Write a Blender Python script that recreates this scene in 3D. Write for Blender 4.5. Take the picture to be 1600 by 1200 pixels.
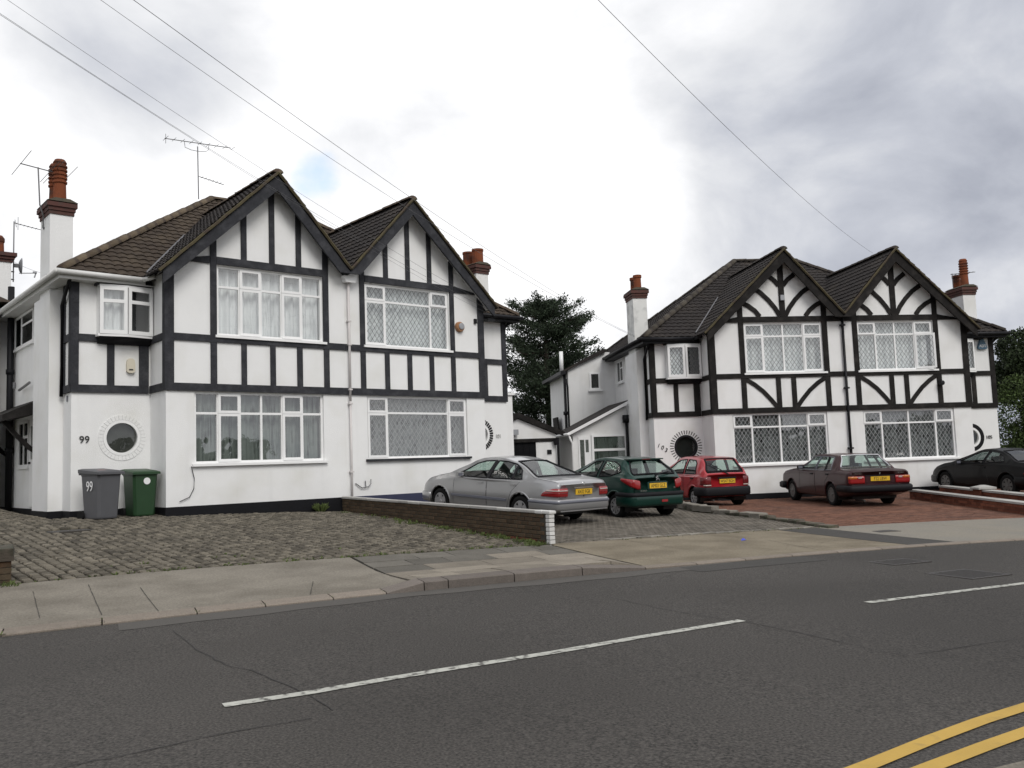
import bpy, bmesh, math, random
import numpy as np
from mathutils import Vector, Matrix
random.seed(7); rng = np.random.default_rng(7)
for o in list(bpy.data.objects): bpy.data.objects.remove(o)
SC = bpy.context.scene
COL = SC.collection
R = math.radians

# ------------------------------------------------------------------ camera
cam = bpy.data.cameras.new('camera'); camo = bpy.data.objects.new('camera', cam); COL.objects.link(camo)
PIT, ROL = R(5.0906), R(2.0402)
r0 = Vector((1, 0, 0)); f0 = Vector((0, math.cos(PIT), math.sin(PIT))); u0 = Vector((0, -math.sin(PIT), math.cos(PIT)))
cr = r0*math.cos(ROL) - u0*math.sin(ROL); cu = r0*math.sin(ROL) + u0*math.cos(ROL)
camo.matrix_world = Matrix(((cr.x, cu.x, -f0.x, 0), (cr.y, cu.y, -f0.y, 0), (cr.z, cu.z, -f0.z, 0), (0, 0, 0, 1)))
cam.sensor_width = 36; cam.lens = 1391.6/1600*36; cam.clip_start = .1; cam.clip_end = 3000
SC.camera = camo

# ------------------------------------------------------------------ sky and sun
W = bpy.data.worlds.new('World'); SC.world = W; W.use_nodes = True
wn, wl = W.node_tree.nodes, W.node_tree.links
wn.clear()
def WN(t, **k):
    n = wn.new(t)
    for a, b in k.items(): setattr(n, a, b)
    return n
def wmath(op, a, b=None, c=None):
    n = WN('ShaderNodeMath', operation=op)
    for i, v in enumerate((a, b, c)):
        if v is None: continue
        if isinstance(v, (int, float)): n.inputs[i].default_value = v
        else: wl.new(v, n.inputs[i])
    return n.outputs[0]
SUN_EL, SUN_AZ = R(44), R(152)          # azimuth measured clockwise from +Y (the view direction)
tc = WN('ShaderNodeTexCoord'); sep = WN('ShaderNodeSeparateXYZ'); wl.new(tc.outputs['Generated'], sep.inputs[0])
zz = wmath('ADD', wmath('MAXIMUM', sep.outputs[2], 0.0), 0.55)
cx = wmath('DIVIDE', sep.outputs[0], zz); cy = wmath('DIVIDE', sep.outputs[1], zz)
cmb = WN('ShaderNodeCombineXYZ'); wl.new(cx, cmb.inputs[0]); wl.new(cy, cmb.inputs[1])
def wnoise(scale, detail, off, rough=.55, dist=0):
    m = WN('ShaderNodeMapping'); m.inputs['Location'].default_value = off; wl.new(cmb.outputs[0], m.inputs[0])
    n = WN('ShaderNodeTexNoise'); n.inputs['Scale'].default_value = scale; n.inputs['Detail'].default_value = detail
    n.inputs['Roughness'].default_value = rough; n.inputs['Distortion'].default_value = dist
    wl.new(m.outputs[0], n.inputs['Vector']); return n.outputs['Fac']
def wdot(v):
    l = math.sqrt(sum(a*a for a in v)); d = WN('ShaderNodeVectorMath', operation='DOT_PRODUCT')
    wl.new(tc.outputs['Generated'], d.inputs[0]); d.inputs[1].default_value = tuple(a/l for a in v); return d.outputs['Value']
def wramp(x, a, b, lo=0., hi=1.):
    n = WN('ShaderNodeMapRange', interpolation_type='SMOOTHSTEP'); n.inputs['From Min'].default_value = a; n.inputs['From Max'].default_value = b
    n.inputs['To Min'].default_value = lo; n.inputs['To Max'].default_value = hi; wl.new(x, n.inputs['Value']); return n.outputs[0]
n1 = wnoise(3.6, 9, (3.1, 1.7, 0), .55, .25); n2 = wnoise(1.4, 3, (9.3, 4.2, 0), .5)
bright_area = wramp(wdot((-.2, .88, .42)), .80, .985)          # thin bright cloud ahead
dark_bank = wramp(wdot((.47, .87, .15)), .925, .9985)            # heavier bank to the right
grey_bank = wramp(wdot((.40, .84, .36)), .93, .995)
low_gap = wramp(wdot((.56, .82, .10)), .9975, .9996)
patch_l = wramp(wdot((-.33, .84, .45)), .986, .998)
s = wmath('MULTIPLY_ADD', n1, 1.25, wmath('MULTIPLY_ADD', n2, .45, -.135))
s = wmath('MULTIPLY_ADD', bright_area, .27, s)
s = wmath('MULTIPLY_ADD', dark_bank, -.33, s)
s = wmath('MULTIPLY_ADD', grey_bank, -.11, s)
s = wmath('MULTIPLY_ADD', patch_l, -.26, s)
s = wmath('MULTIPLY_ADD', low_gap, .55, s)
ramp = WN('ShaderNodeValToRGB'); wl.new(s, ramp.inputs[0])
cr_ = ramp.color_ramp; cr_.elements[0].position = .16; cr_.elements[0].color = (.29, .31, .37, 1)
cr_.elements[1].position = .98; cr_.elements[1].color = (.95, .95, .96, 1)
e = cr_.elements.new(.46); e.color = (.475, .495, .55, 1)
e = cr_.elements.new(.72); e.color = (.70, .71, .735, 1)
sky = WN('ShaderNodeTexSky', sky_type='NISHITA'); sky.sun_disc = False; sky.sun_elevation = SUN_EL; sky.sun_rotation = SUN_AZ
skyk = WN('ShaderNodeMix', data_type='RGBA', blend_type='MULTIPLY'); skyk.inputs[0].default_value = 1
wl.new(sky.outputs[0], skyk.inputs[6]); skyk.inputs[7].default_value = (1, 1, 1, 1)
cl10 = WN('ShaderNodeMix', data_type='RGBA', blend_type='MULTIPLY'); cl10.inputs[0].default_value = 1
wl.new(ramp.outputs[0], cl10.inputs[6]); cl10.inputs[7].default_value = (10, 10, 10, 1)
hole = wramp(wmath('MULTIPLY_ADD', wnoise(7, 5, (1, 2, 0)), .0022, wdot((-.206, .93, .318))), 1.0005, 1.0011, 1, .42)
skyb = WN('ShaderNodeMix', data_type='RGBA'); wl.new(hole, skyb.inputs[0])
holec = WN('ShaderNodeMix', data_type='RGBA', blend_type='MULTIPLY'); holec.inputs[0].default_value = 1
wl.new(skyk.outputs[2], holec.inputs[6]); holec.inputs[7].default_value = (2.3, 2.2, 2.1, 1)
wl.new(holec.outputs[2], skyb.inputs[6]); wl.new(cl10.outputs[2], skyb.inputs[7])
bg = WN('ShaderNodeBackground'); bg.inputs['Strength'].default_value = .1
wl.new(skyb.outputs[2], bg.inputs[0])
wo = WN('ShaderNodeOutputWorld'); wl.new(bg.outputs[0], wo.inputs[0])
sl = bpy.data.lights.new('sun', 'SUN'); sl.energy = 1.5; sl.angle = R(28); sl.color = (1, .97, .92)
so = bpy.data.objects.new('sun', sl); COL.objects.link(so)
sd = Vector((math.sin(SUN_AZ)*math.cos(SUN_EL), math.cos(SUN_AZ)*math.cos(SUN_EL), math.sin(SUN_EL)))
so.rotation_euler = sd.to_track_quat('Z', 'Y').to_euler(); so.location = sd*60
SC.view_settings.view_transform = 'Standard'; SC.view_settings.look = 'None'
SC.view_settings.exposure = .26; SC.view_settings.gamma = 1; SC.view_settings.use_curve_mapping = False
SC.render.engine = 'CYCLES'
SC.render.resolution_x = 1024; SC.render.resolution_y = 768

# ------------------------------------------------------------------ materials
def shade(name, col, rough=.8, var=.25, scale=8., bump=0., bscale=60., metal=0., spec=.5, col2=None, v2=(.45, .65), s2=1.5,
          island=0., coat=0., stretch=None, alpha_fn=None, speck=None, dirt=0.):
    m = bpy.data.materials.new(name); m.use_nodes = True; nt = m.node_tree; N, Lk = nt.nodes, nt.links
    b = N['Principled BSDF']; b.inputs['Roughness'].default_value = rough; b.inputs['Metallic'].default_value = metal
    b.inputs['Specular IOR Level'].default_value = spec
    if coat: b.inputs['Coat Weight'].default_value = coat; b.inputs['Coat Roughness'].default_value = .04
    t = N.new('ShaderNodeTexCoord'); vec = t.outputs['Object']
    if stretch:
        mp = N.new('ShaderNodeMapping'); mp.inputs['Scale'].default_value = stretch; Lk.new(vec, mp.inputs[0]); vec = mp.outputs[0]
    def noise(sc, det=4):
        n = N.new('ShaderNodeTexNoise'); n.inputs['Scale'].default_value = sc; n.inputs['Detail'].default_value = det
        Lk.new(vec, n.inputs['Vector']); return n.outputs['Fac']
    def mth(op, a, b_):
        n = N.new('ShaderNodeMath'); n.operation = op
        for i, v in enumerate((a, b_)):
            if isinstance(v, (int, float)): n.inputs[i].default_value = v
            else: Lk.new(v, n.inputs[i])
        return n.outputs[0]
    c = None
    if col2 is not None:
        mr = N.new('ShaderNodeMapRange'); mr.inputs['From Min'].default_value = v2[0]; mr.inputs['From Max'].default_value = v2[1]
        Lk.new(noise(s2, 6), mr.inputs['Value'])
        mx = N.new('ShaderNodeMix'); mx.data_type = 'RGBA'; Lk.new(mr.outputs[0], mx.inputs[0])
        mx.inputs[6].default_value = (*col, 1); mx.inputs[7].default_value = (*col2, 1); c = mx.outputs[2]
    else:
        rg = N.new('ShaderNodeRGB'); rg.outputs[0].default_value = (*col, 1); c = rg.outputs[0]
    k = mth('ADD', mth('MULTIPLY', mth('SUBTRACT', noise(scale, 6), .5), 2*var), 1.0)
    if speck:
        k = mth('ADD', k, mth('MULTIPLY', mth('SUBTRACT', noise(speck[0], 2), .5), 2*speck[1]))
    if dirt:      # rain streaks and rising splash dirt in the paint
        mp2 = N.new('ShaderNodeMapping'); mp2.inputs['Scale'].default_value = (2.4, 2.4, .22); Lk.new(t.outputs['Object'], mp2.inputs[0])
        ns = N.new('ShaderNodeTexNoise'); ns.inputs['Scale'].default_value = 1.6; ns.inputs['Detail'].default_value = 6; Lk.new(mp2.outputs[0], ns.inputs['Vector'])
        mr2 = N.new('ShaderNodeMapRange'); mr2.inputs['From Min'].default_value = .54; mr2.inputs['From Max'].default_value = .80; Lk.new(ns.outputs['Fac'], mr2.inputs['Value'])
        k = mth('SUBTRACT', k, mth('MULTIPLY', mr2.outputs[0], dirt))
        sz = N.new('ShaderNodeSeparateXYZ'); Lk.new(t.outputs['Object'], sz.inputs[0])
        mr3 = N.new('ShaderNodeMapRange'); mr3.inputs['From Min'].default_value = .55; mr3.inputs['From Max'].default_value = -.05; Lk.new(mth('ADD', sz.outputs[2], mth('MULTIPLY', mth('SUBTRACT', noise(3.5, 5), .5), .9)), mr3.inputs['Value'])
        k = mth('SUBTRACT', k, mth('MULTIPLY', mr3.outputs[0], dirt*.9))
    if island:
        oi = N.new('ShaderNodeObjectInfo'); ge = N.new('ShaderNodeNewGeometry')
        rd = mth('FRACT', mth('ADD', oi.outputs['Random'], ge.outputs['Random Per Island']), 0)
        k = mth('MULTIPLY', k, mth('ADD', mth('MULTIPLY', mth('SUBTRACT', rd, .5), 2*island), 1.0))
    mu = N.new('ShaderNodeMix'); mu.data_type = 'RGBA'; mu.blend_type = 'MULTIPLY'; mu.inputs[0].default_value = 1
    Lk.new(c, mu.inputs[6]); cc = N.new('ShaderNodeCombineColor')
    for i in range(3): Lk.new(k, cc.inputs[i])
    Lk.new(cc.outputs[0], mu.inputs[7]); Lk.new(mu.outputs[2], b.inputs['Base Color'])
    if bump:
        bp = N.new('ShaderNodeBump'); bp.inputs['Strength'].default_value = bump; bp.inputs['Distance'].default_value = .02
        Lk.new(noise(bscale, 5), bp.inputs['Height']); Lk.new(bp.outputs[0], b.inputs['Normal'])
    return m
def glassmat(name, tint, refl=1.0, ior=1.5):
    m = bpy.data.materials.new(name); m.use_nodes = True; N, Lk = m.node_tree.nodes, m.node_tree.links; N.clear()
    o = N.new('ShaderNodeOutputMaterial'); mx = N.new('ShaderNodeMixShader'); tr = N.new('ShaderNodeBsdfTransparent'); gl = N.new('ShaderNodeBsdfGlossy')
    tr.inputs[0].default_value = (*tint, 1); gl.inputs['Roughness'].default_value = .01
    fr = N.new('ShaderNodeFresnel'); fr.inputs[0].default_value = ior
    ge = N.new('ShaderNodeNewGeometry')
    ns = N.new('ShaderNodeVectorMath'); ns.operation = 'DOT_PRODUCT'; Lk.new(ge.outputs['Incoming'], ns.inputs[0]); Lk.new(ge.outputs['Normal'], ns.inputs[1])
    ab = N.new('ShaderNodeMath'); ab.operation = 'ABSOLUTE'; Lk.new(ns.outputs['Value'], ab.inputs[0])
    om = N.new('ShaderNodeMath'); om.operation = 'SUBTRACT'; om.inputs[0].default_value = 1; Lk.new(ab.outputs[0], om.inputs[1])
    pw = N.new('ShaderNodeMath'); pw.operation = 'POWER'; Lk.new(om.outputs[0], pw.inputs[0]); pw.inputs[1].default_value = 5
    ma = N.new('ShaderNodeMath'); ma.operation = 'MULTIPLY_ADD'; ma.use_clamp = True; Lk.new(pw.outputs[0], ma.inputs[0]); ma.inputs[1].default_value = .9; ma.inputs[2].default_value = .09*refl
    nz = N.new('ShaderNodeTexNoise'); nz.inputs['Scale'].default_value = 1.3; t = N.new('ShaderNodeTexCoord'); Lk.new(t.outputs['Object'], nz.inputs['Vector'])
    bp = N.new('ShaderNodeBump'); bp.inputs['Strength'].default_value = .06; bp.inputs['Distance'].default_value = .1; Lk.new(nz.outputs['Fac'], bp.inputs['Height']); Lk.new(bp.outputs[0], gl.inputs['Normal'])
    N.remove(fr)
    Lk.new(ma.outputs[0], mx.inputs[0]); Lk.new(tr.outputs[0], mx.inputs[1]); Lk.new(gl.outputs[0], mx.inputs[2]); Lk.new(mx.outputs[0], o.inputs[0])
    return m
def lacemat(name, lo, hi, scale, stretch=(1, 1, 1), kind='voronoi'):
    m = bpy.data.materials.new(name); m.use_nodes = True; N, Lk = m.node_tree.nodes, m.node_tree.links
    b = N['Principled BSDF']; b.inputs['Roughness'].default_value = .9; b.inputs['Specular IOR Level'].default_value = .1
    t = N.new('ShaderNodeTexCoord'); mp = N.new('ShaderNodeMapping'); mp.inputs['Scale'].default_value = stretch; Lk.new(t.outputs['Object'], mp.inputs[0])
    n = N.new('ShaderNodeTexVoronoi' if kind == 'voronoi' else 'ShaderNodeTexNoise'); n.inputs['Scale'].default_value = scale; Lk.new(mp.outputs[0], n.inputs['Vector'])
    n2 = N.new('ShaderNodeTexNoise'); n2.inputs['Scale'].default_value = 2.2; n2.inputs['Detail'].default_value = 5; Lk.new(t.outputs['Object'], n2.inputs['Vector'])
    mp3 = N.new('ShaderNodeMapping'); mp3.inputs['Scale'].default_value = (11, 1, .25); Lk.new(t.outputs['Object'], mp3.inputs[0])
    n3 = N.new('ShaderNodeTexNoise'); n3.inputs['Scale'].default_value = 1.3; n3.inputs['Detail'].default_value = 4; Lk.new(mp3.outputs[0], n3.inputs['Vector'])
    av = N.new('ShaderNodeMath'); av.operation = 'MULTIPLY_ADD'; Lk.new(n3.outputs['Fac'], av.inputs[0]); av.inputs[1].default_value = .9 if kind == 'voronoi' else .4
    a2 = N.new('ShaderNodeMath'); a2.operation = 'MULTIPLY_ADD'; Lk.new(n2.outputs['Fac'], a2.inputs[0]); a2.inputs[1].default_value = .5 if kind == 'voronoi' else 1.; a2.inputs[2].default_value = -.2
    Lk.new(a2.outputs[0], av.inputs[2])
    ad = N.new('ShaderNodeMath'); ad.operation = 'ADD'; Lk.new(n.outputs[0], ad.inputs[0]); Lk.new(av.outputs[0], ad.inputs[1])
    r = N.new('ShaderNodeValToRGB'); Lk.new(ad.outputs[0], r.inputs[0]); r.color_ramp.elements[0].color = (*lo, 1); r.color_ramp.elements[1].color = (*hi, 1)
    r.color_ramp.elements[0].position = .62 if kind == 'voronoi' else .72; r.color_ramp.elements[1].position = 1.0 if kind == 'voronoi' else 1.2
    Lk.new(r.outputs[0], b.inputs['Base Color']); return m

M = {}
M['render_white'] = shade('white_render', (.81, .81, .805), .9, .05, 2.2, .35, 70, col2=(.70, .695, .665), v2=(.5, .78), s2=1.1, spec=.2, dirt=.06)
M['render_white2'] = shade('white_render_cool', (.78, .778, .772), .9, .05, 2.0, .35, 70, col2=(.67, .66, .63), v2=(.5, .78), s2=1.1, spec=.2, dirt=.08)
M['render_dirty'] = shade('stained_render', (.72, .72, .70), .9, .12, 3, .3, 50, col2=(.30, .31, .31), v2=(.5, .75), s2=2.2, spec=.2)
M['timber_grey'] = shade('grey_black_timber', (.034, .035, .040), .75, .35, 7, .3, 40, col2=(.058, .059, .065), v2=(.48, .7), s2=4, spec=.15, speck=(30, .35))
M['timber_black'] = shade('black_brown_timber', (.016, .0145, .014), .75, .35, 7, .3, 40, col2=(.032, .029, .027), v2=(.48, .7), s2=4, spec=.12, speck=(30, .35))
M['plinth_black'] = shade('black_plinth', (.007, .007, .009), .7, .3, 5, .3, 30, spec=.2)
M['plinth_blue'] = shade('navy_plinth', (.03, .034, .075), .6, .25, 5, .2, 30)
M['upvc'] = shade('white_plastic', (.82, .82, .815), .35, .03, 3)
M['upvc_grey'] = shade('weathered_white_plastic', (.60, .60, .585), .5, .1, 4)
M['pipewhite'] = shade('old_white_pipe', (.60, .57, .56), .5, .12, 5)
M['blackp'] = shade('black_plastic', (.011, .011, .013), .5, .1, 4, spec=.2)
M['lead'] = shade('dull_lead_strip', (.13, .135, .14), .5, .1, 8)
M['leadw'] = shade('bright_lead_strip', (.40, .41, .42), .45, .1, 8)
M['glass'] = glassmat('window_glass', (.95, .97, .96), 2.3)
M['glass_dark'] = glassmat('porthole_glass', (.6, .62, .6), 1.1)
M['net_light'] = lacemat('light_net_curtain', (.55, .56, .57), (.78, .79, .80), 5, (9, 1, .6), 'noise')
M['net_lead'] = lacemat('pale_lace_net', (.55, .57, .58), (.78, .80, .81), 14, (1, 1, .7))
M['net_dark'] = lacemat('patterned_lace', (.012, .0135, .0135), (.20, .212, .212), 11, (1, 1, .55))
M['net_drape'] = lacemat('green_grey_drape', (.008, .010, .010), (.21, .235, .22), 3.6, (7, 1, .35), 'noise')
M['roofbrown'] = shade('brown_tiles', (.050, .038, .029), .9, .4, 3, .3, 50, col2=(.078, .060, .043), v2=(.45, .7), s2=2.2, spec=.25)
M['roofdark'] = shade('dark_tiles', (.027, .023, .022), .85, .35, 3, .3, 50, col2=(.046, .038, .032), v2=(.5, .75), s2=1.8, spec=.25)
M['ridge'] = shade('ridge_tile_brown', (.070, .052, .040), .9, .5, 14, .3, 40, col2=(.105, .082, .055), v2=(.45, .65), s2=5, island=.25, spec=.2)
M['ridged'] = shade('ridge_tile_dark', (.040, .033, .030), .9, .5, 14, .3, 40, col2=(.062, .054, .042), v2=(.45, .65), s2=5, island=.25, spec=.2)
M['moss'] = shade('mossy_verge', (.075, .062, .03), .95, .5, 12, .4, 40, col2=(.05, .036, .028), s2=6)
M['flash'] = shade('lead_flashing', (.16, .16, .17), .6, .3, 6)
M['terracotta'] = shade('terracotta', (.19, .058, .026), .85, .35, 8, .1, 30, col2=(.062, .03, .022), v2=(.46, .68), s2=4, spec=.2)
M['corbel'] = shade('dark_red_brick', (.085, .033, .026), .85, .3, 10, .2, 40, col2=(.045, .035, .03), v2=(.45, .7), s2=5)
M['mortarcap'] = shade('mossy_mortar', (.085, .075, .055), .95, .4, 8)
M['brick'] = shade('old_brick', (.115, .062, .036), .92, .35, 14, .35, 60, col2=(.066, .050, .033), v2=(.42, .62), s2=2.2, island=.24, spec=.2)
M['brickred'] = shade('red_brick', (.17, .062, .038), .9, .25, 14, .3, 60, island=.35, spec=.2)
M['brickwhite'] = shade('white_painted_brick', (.58, .575, .56), .8, .15, 12, .2, 50, island=.08)
M['mortar'] = shade('mortar', (.05, .044, .036), .95, .3, 10, .2, 60)
M['coping'] = shade('grey_coping', (.36, .35, .33), .85, .25, 6, .2, 50, island=.15)
M['asphalt'] = shade('asphalt', (.060, .0545, .049), .74, .30, .6, .6, 110, col2=(.041, .037, .033), v2=(.40, .62), s2=.30, spec=.28, speck=(55, 1.7))
M['gutterstrip'] = shade('smooth_tarmac_strip', (.086, .080, .073), .9, .1, 1.2, .3, 160, spec=.3, speck=(110, .15))
M['asphalt2'] = shade('dark_tarmac_patch', (.056, .053, .049), .85, .12, 1.5, .4, 150, spec=.3, speck=(100, .25))
M['crack'] = shade('tar_crack', (.028, .026, .025), .9, .3, 20)
M['concrete'] = shade('grey_concrete', (.212, .192, .160), .92, .20, 1.6, .4, 70, col2=(.165, .148, .122), v2=(.42, .62), s2=1.3, spec=.2, speck=(42, .5))
M['concrete_b'] = shade('buff_concrete', (.205, .176, .130), .92, .20, 1.6, .4, 70, col2=(.158, .134, .098), v2=(.42, .62), s2=1.4, spec=.2, speck=(42, .5))
M['concrete_l'] = shade('pale_concrete', (.235, .215, .18), .92, .12, 1.0, .3, 110, col2=(.2, .188, .165), v2=(.42, .65), s2=1.0, spec=.2, speck=(42, .4))
M['slab'] = shade('paving_slab', (.215, .19, .155), .92, .3, 3, .3, 70, island=.16, spec=.2, speck=(42, .4))
M['slabd'] = shade('dark_paving_slab', (.125, .116, .10), .92, .3, 3, .3, 70, island=.2, spec=.2, speck=(42, .4))
M['kerb'] = shade('granite_kerb', (.205, .175, .145), .9, .2, 8, .3, 60, island=.15, speck=(60, .4), spec=.25)
M['kerbd'] = shade('weathered_kerb', (.15, .13, .115), .9, .25, 8, .3, 60, island=.15, speck=(60, .3), spec=.25)
M['sett'] = shade('granite_sett', (.130, .115, .090), .9, .35, 10, .4, 45, island=.42, col2=(.088, .078, .062), s2=3, spec=.3)
M['settbed'] = shade('dark_joint_soil', (.017, .016, .011), .95, .4, 3, .2, 60, col2=(.05, .056, .026), v2=(.5, .62), s2=.9)
M['block'] = shade('grey_block_paver', (.135, .12, .10), .88, .2, 8, .25, 60, island=.22, col2=(.10, .09, .076), s2=1.5, spec=.25)
M['blockred'] = shade('red_block_paver', (.150, .072, .048), .9, .25, 6, .2, 60, island=.3, col2=(.112, .058, .042), s2=.8, spec=.25)
M['soil'] = shade('ground_soil', (.09, .085, .055), .95, .35, .5, .3, 20, col2=(.05, .065, .025), s2=.3)
M['linew'] = shade('worn_white_paint', (.42, .42, .38), .85, .35, 6, .3, 90, col2=(.085, .08, .075), v2=(.5, .66), s2=14, spec=.2)
M['liney'] = shade('yellow_paint', (.47, .30, .06), .8, .15, 4, .2, 90, col2=(.33, .22, .06), v2=(.58, .78), s2=7)
M['iron'] = shade('cast_iron', (.055, .05, .047), .6, .3, 12, .2, 60, metal=.3)
M['weed'] = shade('weed_green', (.085, .115, .03), .8, .4, 4, island=.4)
M['conifer'] = shade('conifer_green', (.034, .048, .029), .85, .5, .9, island=.5, spec=.2)
M['leaf'] = shade('dark_leaf', (.022, .034, .012), .7, .5, .8, island=.5, spec=.3)
M['hedge'] = shade('hedge_leaf', (.04, .062, .015), .75, .5, .8, island=.5, spec=.3)
M['bark'] = shade('bark', (.06, .045, .035), .95, .4, 6, .4, 20)
M['cable'] = shade('black_cable', (.12, .12, .125), .6, .1, 3)
M['aerial'] = shade('aluminium_tube', (.17, .17, .175), .5, .2, 5, metal=.5)
M['hub'] = shade('dark_hub', (.03, .03, .03), .6, .1, 6)
M['binG'] = shade('grey_bin_plastic', (.088, .089, .096), .5, .12, 5, .1, 80)
M['binGr'] = shade('green_bin_plastic', (.016, .050, .018), .45, .15, 5, .1, 80)
M['rubber'] = shade('tyre_rubber', (.011, .011, .011), .85, .2, 12, spec=.15)
M['rim'] = shade('wheel_silver', (.42, .42, .43), .35, .1, 6, metal=.6)
M['rimdark'] = shade('wheel_grey', (.14, .14, .135), .5, .2, 6, metal=.5)
M['trimblk'] = shade('black_trim', (.010, .010, .012), .6, .1, 6, spec=.2)
M['trimgrey'] = shade('grey_trim', (.12, .125, .15), .4, .1, 6)
M['interior'] = shade('car_interior', (.035, .036, .038), .85, .2, 6)
M['chrome'] = shade('chrome', (.7, .7, .7), .18, .02, 4, metal=1.)
M['platey'] = shade('yellow_plate', (.66, .40, .02), .4, .05, 5)
M['ink'] = shade('black_lettering', (.01, .01, .01), .5, .05, 5)
M['inkgrey'] = shade('faded_lettering', (.42, .42, .41), .6, .1, 5)
M['inkw'] = shade('white_lettering', (.78, .78, .78), .5, .05, 5)
M['lampred'] = shade('red_lamp_lens', (.26, .010, .012), .2, .15, 14, coat=.6)
M['lampdark'] = shade('dark_red_lamp_lens', (.13, .012, .014), .2, .15, 14, coat=.6)
M['lampwhite'] = shade('clear_lamp_lens', (.42, .33, .30), .25, .1, 14, coat=.6)
M['lampamber'] = shade('amber_lamp_lens', (.42, .12, .015), .2, .1, 14, coat=.6)
M['silverpaint'] = shade('silver_paint', (.35, .35, .355), .28, .03, 2, metal=.55, coat=.7)
M['greenpaint'] = shade('dark_green_paint', (.004, .034, .025), .3, .05, 2, metal=.2, coat=.6, spec=.3)
M['redpaint'] = shade('red_paint', (.34, .013, .020), .32, .05, 2, coat=.8)
M['maroonpaint'] = shade('maroon_paint', (.034, .008, .010), .42, .06, 2, coat=.3, spec=.3)
M['blackpaint'] = shade('black_paint', (.003, .003, .0036), .45, .05, 2, coat=.12, spec=.2)
M['carglass'] = glassmat('car_glass', (.70, .82, .77), 1.1)
M['carglassdark'] = glassmat('dark_car_glass', (.42, .48, .47), .9)
M['frost'] = shade('grey_obscured_glass', (.12, .122, .115), .6, .25, 4, col2=(.08, .082, .078), s2=3)
M['cream'] = shade('cream_plastic', (.62, .57, .46), .5, .05, 5)
M['orange'] = shade('orange_brown_plastic', (.33, .16, .07), .5, .1, 5)
M['bluesign'] = shade('blue_plastic', (.05, .11, .17), .5, .1, 5)
M['greysiren'] = shade('grey_plastic', (.30, .31, .33), .5, .1, 5)
M['blacklam'] = shade('black_garage_door', (.006, .006, .007), .6, .2, 3, spec=.1)
M['bluelitter'] = shade('blue_litter', (.05, .08, .55), .5, .05, 5)
M['stickerred'] = shade('faded_red_sticker', (.45, .22, .2), .6, .1, 10)

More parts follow.
